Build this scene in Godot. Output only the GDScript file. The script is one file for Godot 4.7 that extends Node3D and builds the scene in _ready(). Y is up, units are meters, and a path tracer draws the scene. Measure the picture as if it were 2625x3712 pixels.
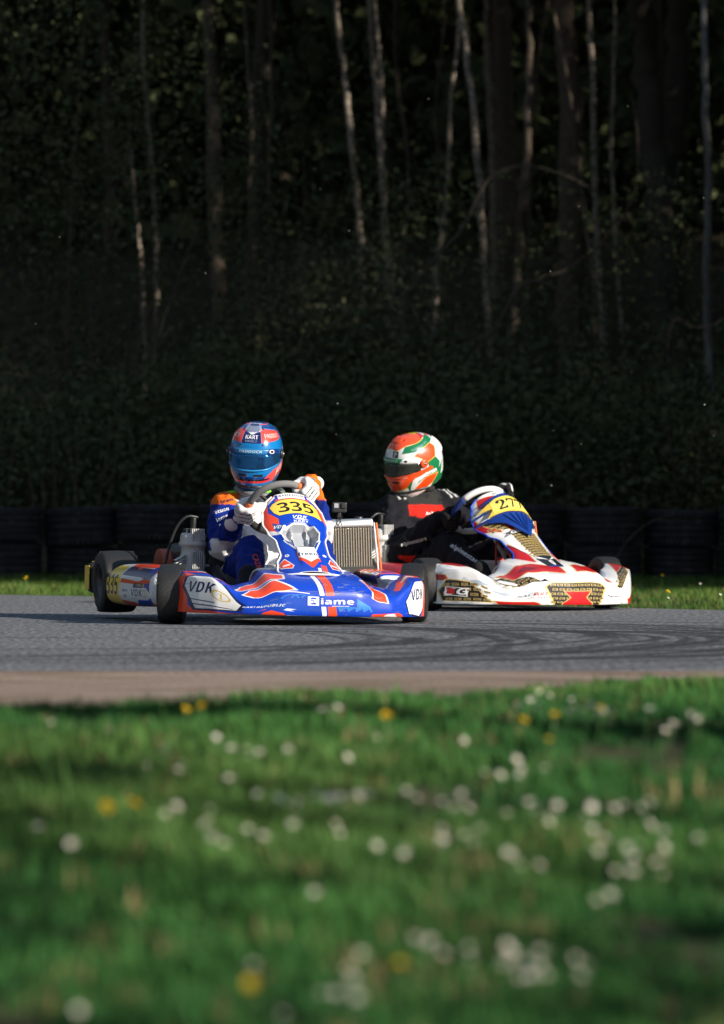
extends Node3D
# A kart race on a spring evening: two karts on a bend, a tyre wall and a dark wood behind, a daisy lawn in front.
# Metres, y up. The camera stands over the lawn at z = 0 and looks along -z; the track lies at y = 0.

const SUN_FROM := Vector3(0.750, 0.375, 0.545)      # towards the low sun
var rng := RandomNumberGenerator.new()
var M := {}                                         # materials by name
var taken := {}


# ------------------------------------------------------------------ nodes
func numbered(called: String) -> String:
	if not taken.has(called):
		taken[called] = 0
		return called
	taken[called] += 1
	return "%s_%03d" % [called, taken[called]]


func tag(o: Node3D, label := "", category := "", group := "", kind := "") -> Node3D:
	if label: o.set_meta("label", label)
	if category: o.set_meta("category", category)
	if group: o.set_meta("group", group)
	if kind: o.set_meta("kind", kind)
	return o


func thing(called: String, label: String, category: String, xf := Transform3D(), group := "") -> Node3D:
	var o := Node3D.new()
	o.name = numbered(called)
	add_child(o)
	o.transform = xf
	return tag(o, label, category, group)


func put(called: String, mesh: Mesh, material: Material, parent: Node3D = null, xf := Transform3D()) -> MeshInstance3D:
	var o := MeshInstance3D.new()
	o.mesh = mesh
	o.material_override = material
	o.transform = xf
	if parent == null:
		o.name = numbered(called)
		add_child(o)
	else:
		o.name = called
		parent.add_child(o, true)
	return o


func node(called: String, parent: Node3D, xf := Transform3D()) -> Node3D:
	var o := Node3D.new()
	o.name = called
	o.transform = xf
	parent.add_child(o, true)
	return o


# ------------------------------------------------------------------ materials
func L(r: float, g: float, b: float) -> Color:      # a linear base colour as the sRGB value that materials take
	return Color(r, g, b).linear_to_srgb()


func mat(called: String, c: Color, rough: float, metal := 0.0, spec := 0.5) -> StandardMaterial3D:
	var m := StandardMaterial3D.new()
	m.resource_name = called
	m.albedo_color = c
	m.roughness = rough
	m.metallic = metal
	m.metallic_specular = spec
	M[called] = m
	return m


func noise_tex(freq: float, size: int, ramp: Array, sd := 1, kind := FastNoiseLite.TYPE_SIMPLEX_SMOOTH, oct := 4) -> NoiseTexture2D:
	var n := FastNoiseLite.new()
	n.noise_type = kind
	n.frequency = freq
	n.seed = sd
	n.fractal_octaves = oct
	var t := NoiseTexture2D.new()
	t.width = size
	t.height = size
	t.seamless = true
	t.noise = n
	if ramp:
		var g := Gradient.new()
		g.offsets = PackedFloat32Array(ramp.map(func(x): return x[0]))
		g.colors = PackedColorArray(ramp.map(func(x): return x[1]))
		t.color_ramp = g
	return t


func triplanar(m: StandardMaterial3D, scale: float) -> void:
	m.uv1_triplanar = true
	m.uv1_scale = Vector3(scale, scale, scale)


# ------------------------------------------------------------------ shapes
func begin() -> SurfaceTool:
	var st := SurfaceTool.new()
	st.begin(Mesh.PRIMITIVE_TRIANGLES)
	return st


func done(st: SurfaceTool) -> ArrayMesh:
	st.generate_normals()
	return st.commit()


class Raw:                                          # an indexed mesh under construction
	var v := PackedVector3Array()
	var uv := PackedVector2Array()
	var col := PackedColorArray()
	var idx := PackedInt32Array()

	func quad(a: int, b: int, c: int, d: int) -> void:
		idx.append_array(PackedInt32Array([a, b, c, a, c, d]))

	func grid(nu: int, nv: int, f: Callable, flip := false) -> void:
		var at := v.size()
		for j in nv + 1:
			for i in nu + 1:
				var a := float(i) / nu
				var b := float(j) / nv
				v.append(f.call(a, b))
				uv.append(Vector2(a, b))
		for j in nv:
			for i in nu:
				var p := at + j * (nu + 1) + i
				if flip: quad(p, p + nu + 1, p + nu + 2, p + 1)
				else: quad(p, p + 1, p + nu + 2, p + nu + 1)

	# a sphere-cornered box about the origin of xf
	func box(xf: Transform3D, size: Vector3, b: float) -> void:
		var h := size / 2.0
		b = minf(b, minf(h.x, minf(h.y, h.z)) * 0.98)
		for ax in 3:
			for sg in [-1.0, 1.0]:
				var at := v.size()
				var a1 := (ax + 1) % 3
				var a2 := (ax + 2) % 3
				for j in 4:
					for i in 4:
						var p := Vector3()
						p[ax] = sg * h[ax]
						p[a1] = [-h[a1], -(h[a1] - b), h[a1] - b, h[a1]][i]
						p[a2] = [-h[a2], -(h[a2] - b), h[a2] - b, h[a2]][j]
						var core := p.clamp(-(h - Vector3(b, b, b)), h - Vector3(b, b, b))
						v.append(xf * (core + (p - core).normalized() * b))
						uv.append(Vector2(i / 3.0, j / 3.0))
				for j in 3:
					for i in 3:
						var q := at + j * 4 + i
						if sg < 0: quad(q, q + 1, q + 5, q + 4)
						else: quad(q, q + 4, q + 5, q + 1)

	# a round bar along pts; r is a number or an array, one for each point
	func tube(pts: Array, r, seg := 8, caps := true) -> void:
		var n := pts.size()
		var t: Vector3 = (pts[1] - pts[0]).normalized()
		var s := t.cross(Vector3.UP if absf(t.y) < 0.9 else Vector3.RIGHT).normalized()
		var at := v.size()
		for k in n:
			var d: Vector3 = (pts[mini(k + 1, n - 1)] - pts[maxi(k - 1, 0)]).normalized()
			s = (s - d * s.dot(d)).normalized()
			var w := d.cross(s)
			var rad: float = r[k] if r is Array else r
			for i in seg:
				var a := TAU * i / seg
				v.append(pts[k] + (s * cos(a) + w * sin(a)) * rad)
				uv.append(Vector2(float(i) / seg, float(k) / (n - 1)))
		for k in n - 1:
			for i in seg:
				var p := at + k * seg + i
				var q := at + k * seg + (i + 1) % seg
				quad(p, q, q + seg, p + seg)
		if caps:
			for e in 2:
				var c := v.size()
				var k2 := 0 if e == 0 else n - 1
				v.append(pts[k2])
				uv.append(Vector2())
				for i in seg:
					var a2 := at + k2 * seg + i
					var b2 := at + k2 * seg + (i + 1) % seg
					idx.append_array(PackedInt32Array([c, b2, a2] if e == 0 else [c, a2, b2]))

	# turns the profile [(along, radius)] round the x axis of xf
	func lathe(prof: Array, seg: int, xf := Transform3D()) -> void:
		var at := v.size()
		var n := prof.size()
		for k in n:
			for i in seg + 1:
				var a := TAU * i / seg
				v.append(xf * Vector3(prof[k].x, cos(a) * prof[k].y, sin(a) * prof[k].y))
				uv.append(Vector2(float(i) / seg, float(k) / (n - 1)))
		for k in n - 1:
			for i in seg:
				var p := at + k * (seg + 1) + i
				quad(p, p + 1, p + seg + 2, p + seg + 1)

	# a flat outline (x, y of xf) with thickness along z, split edges so that it stays crisp
	func prism(poly: PackedVector2Array, depth: float, xf := Transform3D()) -> void:
		var tri := Geometry2D.triangulate_polygon(poly)
		for side in [0.0, depth]:
			var at := v.size()
			for p in poly:
				v.append(xf * Vector3(p.x, p.y, side))
				uv.append(p)
			for k in tri.size() / 3:
				var a := tri[k * 3]
				var b := tri[k * 3 + 1]
				var c := tri[k * 3 + 2]
				idx.append_array(PackedInt32Array([at + a, at + b, at + c] if side > 0 else [at + a, at + c, at + b]))
		for k in poly.size():
			var p := poly[k]
			var q := poly[(k + 1) % poly.size()]
			var at := v.size()
			for w in [Vector3(p.x, p.y, 0), Vector3(q.x, q.y, 0), Vector3(q.x, q.y, depth), Vector3(p.x, p.y, depth)]:
				v.append(xf * w)
				uv.append(Vector2(w.x, w.y))
			quad(at, at + 1, at + 2, at + 3)

	func mesh() -> ArrayMesh:
		# normals: faces weighted by area, shared by the points of one place only within one index (edges given twice stay sharp)
		var nrm := PackedVector3Array()
		nrm.resize(v.size())
		for k in idx.size() / 3:
			var a := idx[k * 3]
			var b := idx[k * 3 + 1]
			var c := idx[k * 3 + 2]
			var n := (v[c] - v[a]).cross(v[b] - v[a])
			nrm[a] += n
			nrm[b] += n
			nrm[c] += n
		for k in nrm.size():
			nrm[k] = nrm[k].normalized() if nrm[k].length_squared() > 0.0 else Vector3.UP
		var arr := []
		arr.resize(Mesh.ARRAY_MAX)
		arr[Mesh.ARRAY_VERTEX] = v
		arr[Mesh.ARRAY_NORMAL] = nrm
		if uv.size() == v.size(): arr[Mesh.ARRAY_TEX_UV] = uv
		if col.size() == v.size(): arr[Mesh.ARRAY_COLOR] = col
		arr[Mesh.ARRAY_INDEX] = idx
		var m := ArrayMesh.new()
		m.add_surface_from_arrays(Mesh.PRIMITIVE_TRIANGLES, arr)
		return m




func box_mesh(size: Vector3, b: float) -> ArrayMesh:
	var r := Raw.new()
	r.box(Transform3D(), size, b)
	return r.mesh()


func tube_mesh(pts: Array, rad, seg := 8) -> ArrayMesh:
	var r := Raw.new()
	r.tube(pts, rad, seg)
	return r.mesh()


func lathe_mesh(prof: Array, seg: int) -> ArrayMesh:
	var r := Raw.new()
	r.lathe(prof, seg)
	return r.mesh()


func curve(pts: Array, n: int) -> Array:             # a smooth line through pts
	var out := []
	for k in n + 1:
		var t := float(k) / n * (pts.size() - 1)
		var i := mini(int(t), pts.size() - 2)
		out.append(_cr(pts[maxi(i - 1, 0)], pts[i], pts[i + 1], pts[mini(i + 2, pts.size() - 1)], t - i))
	return out


func _cr(a, b, c, d, t: float):
	return 0.5 * ((2.0 * b) + (c - a) * t + (2.0 * a - 5.0 * b + 4.0 * c - d) * t * t + (3.0 * b - a - 3.0 * c + d) * t * t * t)


func along(table: Array, t: float):                  # smooth value at t of a table [[t, value], ...]
	var n := table.size()
	if t <= table[0][0]: return table[0][1]
	if t >= table[n - 1][0]: return table[n - 1][1]
	var i := 0
	while table[i + 1][0] < t: i += 1
	var f: float = (t - table[i][0]) / (table[i + 1][0] - table[i][0])
	f = f * f * (3.0 - 2.0 * f)
	return lerp(table[i][1], table[i + 1][1], f)


# ------------------------------------------------------------------ print: flat graphics drawn into an image
class Print:
	var im: Image
	var w: int
	var h: int

	func _init(ww: int, hh: int, c: Color):
		w = ww
		h = hh
		im = Image.create(w, h, false, Image.FORMAT_RGBA8)
		im.fill(c)

	func poly(pts: Array, c: Color) -> void:         # pts in 0..1, y down
		var n := pts.size()
		var lo := 9.0
		var hi := -9.0
		for p in pts:
			lo = minf(lo, p.y)
			hi = maxf(hi, p.y)
		for y in range(maxi(0, int(lo * h)), mini(h - 1, int(hi * h)) + 1):
			var xs := []
			var yy := (y + 0.5) / h
			for k in n:
				var a: Vector2 = pts[k]
				var b: Vector2 = pts[(k + 1) % n]
				if (a.y <= yy) != (b.y <= yy):
					xs.append((a.x + (yy - a.y) / (b.y - a.y) * (b.x - a.x)) * w)
			xs.sort()
			for k in xs.size() / 2:
				var x0 := int(round(xs[2 * k]))
				var x1 := int(round(xs[2 * k + 1]))
				if x1 > x0: im.fill_rect(Rect2i(x0, y, x1 - x0, 1), c)

	func P(flat: Array, c: Color) -> void:           # the same from a flat list x, y, x, y ...
		var pts := []
		for k in flat.size() / 2: pts.append(Vector2(flat[2 * k], flat[2 * k + 1]))
		poly(pts, c)

	func O(flat: Array, c: Color, edge: Color, wide: float) -> void:   # with an outline
		P(flat, c)
		for k in flat.size() / 2:
			var j := (k + 1) % (flat.size() / 2)
			line(Vector2(flat[2 * k], flat[2 * k + 1]), Vector2(flat[2 * j], flat[2 * j + 1]), wide, edge)

	func line(a: Vector2, b: Vector2, wide: float, c: Color) -> void:  # wide as a share of the image height
		var s := Vector2(float(w) / h, 1.0)
		var d := ((b - a) * s).normalized()
		var n := Vector2(-d.y, d.x) * wide / 2.0 / s
		var e := d * wide / 2.0 / s
		poly([a - e + n, b + e + n, b + e - n, a - e - n], c)

	func disc(at: Vector2, r: float, c: Color, sides := 20) -> void:   # r as a share of the height
		var pts := []
		for k in sides: pts.append(at + Vector2(cos(TAU * k / sides) * r * h / w, sin(TAU * k / sides) * r))
		poly(pts, c)

	func ring(at: Vector2, r: float, wide: float, c: Color, from := 0.0, to := TAU) -> void:
		for k in 20:
			var a := lerpf(from, to, k / 20.0)
			var b := lerpf(from, to, (k + 1) / 20.0)
			line(at + Vector2(cos(a) * r * h / w, sin(a) * r), at + Vector2(cos(b) * r * h / w, sin(b) * r), wide, c)

	# lettering: tri holds the triangles of a word of height 1 about its middle; xf turns them into image shares
	func word(tri: PackedVector2Array, at: Vector2, high: float, c: Color, stretch := 1.0, lean := 0.0, turn := 0.0) -> void:
		for k in tri.size() / 3:
			var pts := []
			for j in 3:
				var p := tri[k * 3 + j]
				p = Vector2((p.x + lean * p.y) * stretch, -p.y) * high
				p = p.rotated(turn)
				pts.append(at + Vector2(p.x * h / w, p.y))
			poly(pts, c)

	func tex() -> ImageTexture:
		return ImageTexture.create_from_image(im)


var _words := {}

func word_tri(s: String, face := "Droid Sans", weight := 700) -> PackedVector2Array:
	var key := s + face + str(weight)
	if _words.has(key): return _words[key]
	var f := SystemFont.new()
	f.font_names = PackedStringArray([face])
	f.font_weight = weight
	var t := TextMesh.new()
	t.text = s
	t.font = f
	t.font_size = 64
	t.pixel_size = 1.0 / 64.0
	t.depth = 0.0
	t.curve_step = 4.0
	var a := t.surface_get_arrays(0)
	var out := PackedVector2Array()
	var lo := Vector2(9e9, 9e9)
	var hi := -lo
	var vs: PackedVector3Array = a[Mesh.ARRAY_VERTEX]
	var ix = a[Mesh.ARRAY_INDEX]
	for p in vs:
		lo = lo.min(Vector2(p.x, p.y))
		hi = hi.max(Vector2(p.x, p.y))
	var mid := (lo + hi) / 2.0
	var high := maxf(hi.y - lo.y, 1e-3)
	for k in (ix.size() if ix != null else vs.size()):
		var p: Vector3 = vs[ix[k] if ix != null else k]
		out.append((Vector2(p.x, p.y) - mid) / high)
	_words[key] = out
	return out


# the same triangles cut small, so that they can follow a curved surface
func fine(tri: PackedVector2Array, most: float) -> PackedVector2Array:
	var todo := []
	for k in tri.size() / 3: todo.append([tri[3 * k], tri[3 * k + 1], tri[3 * k + 2]])
	var out := PackedVector2Array()
	while todo:
		var t: Array = todo.pop_back()
		var e := [t[0].distance_to(t[1]), t[1].distance_to(t[2]), t[2].distance_to(t[0])]
		var k := e.find(e.max())
		if e[k] <= most:
			out.append_array(PackedVector2Array(t))
			continue
		var m: Vector2 = (t[k] + t[(k + 1) % 3]) / 2.0
		todo.append([t[k], m, t[(k + 2) % 3]])
		todo.append([m, t[(k + 1) % 3], t[(k + 2) % 3]])
	return out


# ------------------------------------------------------------------ soft bodies: tapered capsules joined smoothly, meshed as surface nets
class Body:
	var bones := []                                  # [a, b, ra, rb]
	var sharp := 70.0
	var fold := 0.0
	var noise := FastNoiseLite.new()

	func bone(a: Vector3, b: Vector3, ra: float, rb: float) -> void:
		bones.append([a, b, ra, rb])

	func dist(p: Vector3, k: int) -> float:
		var b = bones[k]
		var ab: Vector3 = b[1] - b[0]
		var t := clampf((p - b[0]).dot(ab) / maxf(ab.length_squared(), 1e-9), 0.0, 1.0)
		return p.distance_to(b[0] + ab * t) - lerpf(b[2], b[3], t)

	func at(p: Vector3) -> float:
		var s := 0.0
		for k in bones.size():
			s += exp(-sharp * dist(p, k))
		return -log(maxf(s, 1e-12)) / sharp + (fold * noise.get_noise_3dv(p) if fold > 0.0 else 0.0)

	# where a line from `from` along `dir` meets the surface
	func hit(from: Vector3, dir: Vector3, far := 0.6) -> Vector3:
		var p := from
		for k in 60:
			var d := at(p)
			if d < 0.0005 or p.distance_to(from) > far: break
			p += dir * maxf(d * 0.8, 0.0008)
		return p

	func mesh(cell: float, paint = null) -> ArrayMesh:
		var lo := Vector3(9e9, 9e9, 9e9)
		var hi := -lo
		for b in bones:
			var r := maxf(b[2], b[3]) + 0.02 + cell * 2.0
			for e in 2:
				lo = lo.min(b[e] - Vector3(r, r, r))
				hi = hi.max(b[e] + Vector3(r, r, r))
		var n := Vector3i(((hi - lo) / cell).ceil()) + Vector3i(2, 2, 2)
		var sum := PackedFloat32Array()
		sum.resize(n.x * n.y * n.z)
		var reach := 4.0 / sharp + cell
		for k in bones.size():
			var b = bones[k]
			var r2 := maxf(b[2], b[3]) + reach
			var a0: Vector3 = (b[0].min(b[1]) - Vector3(r2, r2, r2) - lo) / cell
			var a1: Vector3 = (b[0].max(b[1]) + Vector3(r2, r2, r2) - lo) / cell
			var A: Vector3 = b[0]
			var AB: Vector3 = b[1] - b[0]
			var inv := 1.0 / maxf(AB.length_squared(), 1e-9)
			var ra: float = b[2]
			var dr: float = b[3] - b[2]
			for z in range(maxi(0, int(a0.z)), mini(n.z - 1, int(a1.z) + 1) + 1):
				for y in range(maxi(0, int(a0.y)), mini(n.y - 1, int(a1.y) + 1) + 1):
					var row := (z * n.y + y) * n.x
					for x in range(maxi(0, int(a0.x)), mini(n.x - 1, int(a1.x) + 1) + 1):
						var p := lo + Vector3(x, y, z) * cell
						var t := clampf((p - A).dot(AB) * inv, 0.0, 1.0)
						var d := p.distance_to(A + AB * t) - ra - dr * t
						if d < reach:
							sum[row + x] += exp(-sharp * d)
		var val := PackedFloat32Array()
		val.resize(sum.size())
		for z in n.z:
			for y in n.y:
				var row := (z * n.y + y) * n.x
				for x in n.x:
					var s := sum[row + x]
					if s <= 0.02: val[row + x] = 1.0
					else:
						var d := -log(s) / sharp
						if fold > 0.0 and absf(d) < 0.03: d += fold * noise.get_noise_3dv(lo + Vector3(x, y, z) * cell)
						val[row + x] = d
		var r := Raw.new()
		var ids := PackedInt32Array()
		ids.resize(sum.size())
		ids.fill(-1)
		var sx := 1
		var sy := n.x
		var sz := n.x * n.y
		var corner := [0, sx, sy, sx + sy, sz, sz + sx, sz + sy, sz + sx + sy]
		var off := [Vector3(0, 0, 0), Vector3(1, 0, 0), Vector3(0, 1, 0), Vector3(1, 1, 0), Vector3(0, 0, 1), Vector3(1, 0, 1), Vector3(0, 1, 1), Vector3(1, 1, 1)]
		var edges := [[0, 1], [2, 3], [4, 5], [6, 7], [0, 2], [1, 3], [4, 6], [5, 7], [0, 4], [1, 5], [2, 6], [3, 7]]
		for z in n.z - 1:
			for y in n.y - 1:
				for x in n.x - 1:
					var i := (z * n.y + y) * n.x + x
					if absf(val[i]) > cell * 2.5: continue
					var inside := 0
					for c in 8:
						if val[i + corner[c]] < 0.0: inside += 1
					if inside == 0 or inside == 8: continue
					var acc := Vector3()
					var m := 0
					for e in edges:
						var va := val[i + corner[e[0]]]
						var vb := val[i + corner[e[1]]]
						if (va < 0.0) != (vb < 0.0):
							acc += off[e[0]].lerp(off[e[1]], va / (va - vb))
							m += 1
					ids[i] = r.v.size()
					var at_p := lo + (Vector3(x, y, z) + acc / m) * cell
					r.v.append(at_p)
					if paint != null: r.col.append(paint.call(at_p))
		for z in range(1, n.z - 1):
			for y in range(1, n.y - 1):
				for x in range(1, n.x - 1):
					var i := (z * n.y + y) * n.x + x
					if ids[i] < 0: continue
					var a := val[i] < 0.0
					if a != (val[i + sx] < 0.0) and ids[i - sy] >= 0 and ids[i - sz] >= 0 and ids[i - sy - sz] >= 0:
						if a: r.quad(ids[i], ids[i - sz], ids[i - sy - sz], ids[i - sy])
						else: r.quad(ids[i], ids[i - sy], ids[i - sy - sz], ids[i - sz])
					if a != (val[i + sy] < 0.0) and ids[i - sx] >= 0 and ids[i - sz] >= 0 and ids[i - sx - sz] >= 0:
						if a: r.quad(ids[i], ids[i - sx], ids[i - sx - sz], ids[i - sz])
						else: r.quad(ids[i], ids[i - sz], ids[i - sx - sz], ids[i - sx])
					if a != (val[i + sz] < 0.0) and ids[i - sx] >= 0 and ids[i - sy] >= 0 and ids[i - sx - sy] >= 0:
						if a: r.quad(ids[i], ids[i - sy], ids[i - sx - sy], ids[i - sx])
						else: r.quad(ids[i], ids[i - sx], ids[i - sx - sy], ids[i - sy])
		return r.mesh()


# a word laid on a body's surface as a thin sheet: `right` and `up` give its run, `into` points at the body
func word_on(b: Body, s: String, middle: Vector3, right: Vector3, up: Vector3, into: Vector3, high: float, stretch := 1.0, weight := 700) -> ArrayMesh:
	var r := Raw.new()
	for p in fine(word_tri(s, "Droid Sans", weight), 0.5):
		var from := middle + right * p.x * high * stretch + up * p.y * high - into * 0.15
		r.v.append(b.hit(from, into) - into * 0.0025)
		r.idx.append(r.v.size() - 1)
	return r.mesh()


# ------------------------------------------------------------------ camera, sky, sun
func stage() -> void:
	var cam := Camera3D.new()
	cam.name = "camera"
	var look := CameraAttributesPhysical.new()
	look.frustum_focal_length = 104.53               # 13.1 degrees high
	look.exposure_aperture = 2.4
	look.frustum_focus_distance = 20.3
	look.frustum_near = 0.1
	look.frustum_far = 600.0
	cam.attributes = look
	cam.position = Vector3(0, 0.5, 0)
	cam.near = 0.1
	cam.far = 600.0
	cam.current = true
	add_child(cam)

	var sky := ProceduralSkyMaterial.new()
	sky.sky_top_color = Color(0.40, 0.48, 0.58)
	sky.sky_horizon_color = Color(0.84, 0.85, 0.84)
	sky.sky_curve = 0.12
	sky.ground_bottom_color = Color(0.10, 0.10, 0.08)
	sky.ground_horizon_color = Color(0.30, 0.32, 0.30)
	sky.sun_angle_max = 12.0
	var env := Environment.new()
	env.background_mode = Environment.BG_SKY
	env.sky = Sky.new()
	env.sky.sky_material = sky
	env.background_energy_multiplier = 1.0
	env.tonemap_mode = Environment.TONE_MAPPER_LINEAR
	env.tonemap_exposure = 1.55
	env.sdfgi_enabled = true
	env.ssao_enabled = true
	env.ssil_enabled = true
	var w := WorldEnvironment.new()
	w.name = "environment"
	w.environment = env
	add_child(w)

	var sun := DirectionalLight3D.new()
	sun.name = "sun"
	sun.light_color = Color(1.0, 0.96, 0.90)
	sun.light_energy = 1.6
	sun.light_angular_distance = 0.5
	sun.shadow_enabled = true
	add_child(sun)
	sun.look_at_from_position(SUN_FROM * 50.0, Vector3.ZERO, Vector3.UP)


# ------------------------------------------------------------------ the lie of the land
const RISE := [[0.0, -0.34], [4.0, -0.24], [5.5, -0.18], [7.3, -0.09], [8.3, -0.02], [9.3, 0.03], [10.2, 0.03], [12.0, 0.012], [13.9, 0.006], [14.3, -0.03], [29.0, -0.05], [34.0, -0.055], [37.5, -0.04], [42.0, 1.2], [50.0, 2.1], [65.0, 5.0], [82.0, 13.0], [100.0, 20.0], [300.0, 24.0]]
const EDGE_BACK := [[-40.0, -29.5], [-6.0, -28.6], [-2.2, -27.0], [0.0, -24.9], [1.84, -22.7], [4.0, -20.8], [10.0, -18.5], [40.0, -18.0]]
const LAWN := [[-2.2, 10.1], [-0.85, 10.2], [-0.6, 10.5], [-0.5, 11.0], [-0.2, 11.8], [0.2, 11.3], [0.5, 12.0], [0.85, 12.7], [2.2, 12.6]]
var lump := FastNoiseLite.new()


func straight(table: Array, t: float) -> float:
	var n := table.size()
	if t <= table[0][0]: return table[0][1]
	if t >= table[n - 1][0]: return table[n - 1][1]
	var i := 0
	while table[i + 1][0] < t: i += 1
	return lerpf(table[i][1], table[i + 1][1], (t - table[i][0]) / (table[i + 1][0] - table[i][0]))


func ground_at(x: float, z: float) -> float:
	var d := -z
	var h := straight(RISE, d)
	if d < 13.6: h += 0.018 * lump.get_noise_2d(x * 60.0, z * 60.0)
	elif d > 38.0: h += 0.35 * lump.get_noise_2d(x * 9.0, z * 9.0) * minf(1.0, (d - 38.0) / 6.0)
	return h


func lawn_edge(x: float) -> float:
	return straight(LAWN, x) + 0.35 * lump.get_noise_2d(x * 110.0, 77.0)


func land() -> void:
	lump.seed = 5
	lump.frequency = 0.012
	lump.fractal_octaves = 3
	var xs := [-300.0, -140.0, -70.0, -40.0, -25.0, -16.0, -12.0]
	var x := -9.0
	while x <= 9.0:
		xs.append(x)
		x += 0.25
	xs.append_array([12.0, 16.0, 25.0, 40.0, 70.0, 140.0, 300.0])
	var zs := [60.0, 20.0, 4.0]
	var z := 0.0
	while z > -15.0:
		zs.append(z)
		z -= 0.14
	while z > -48.0:
		zs.append(z)
		z -= 0.6
	zs.append_array([-50.0, -53.0, -57.0, -61.0, -65.0, -70.0, -76.0, -82.0, -90.0, -100.0, -140.0, -300.0])
	var r := Raw.new()
	var tone := FastNoiseLite.new()
	tone.seed = 9
	tone.frequency = 0.9
	for zz in zs:
		for xx in xs:
			r.v.append(Vector3(xx, ground_at(xx, minf(zz, 0.0)), zz))
			var n := tone.get_noise_2d(xx * 2.0, zz)
			var c := Color(0.050, 0.062, 0.022).lerp(Color(0.085, 0.070, 0.035), clampf(n + 0.4, 0, 1))
			if zz < -37.0: c = Color(0.085, 0.062, 0.040).lerp(Color(0.052, 0.050, 0.026), clampf(n + 0.5, 0, 1))
			elif zz > -14.6 and -zz > lawn_edge(xx) - 0.25:
				var k := tone.get_noise_2d(xx * 5.0 + 40.0, zz * 5.0)
				c = Color(0.37, 0.285, 0.23).lerp(Color(0.22, 0.16, 0.12), clampf(k * 2.2 + 0.4, 0, 1))
			r.col.append(c)
	for j in zs.size() - 1:
		for i in xs.size() - 1:
			var p := j * xs.size() + i
			r.quad(p, p + 1, p + xs.size() + 1, p + xs.size())
	var m := mat("soil", Color.WHITE, 0.95, 0.0, 0.3)
	m.vertex_color_use_as_albedo = true
	m.albedo_texture = noise_tex(0.06, 512, [[0.0, Color(0.62, 0.60, 0.58)], [0.5, Color(0.9, 0.9, 0.9)], [1.0, Color(1, 1, 1)]], 3)
	triplanar(m, 1.3)
	m.uv1_world_triplanar = true
	tag(put("ground", r.mesh(), m), "bare soil strip and lawn earth, rising to a bank under the wood", "ground", "", "structure")


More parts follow.
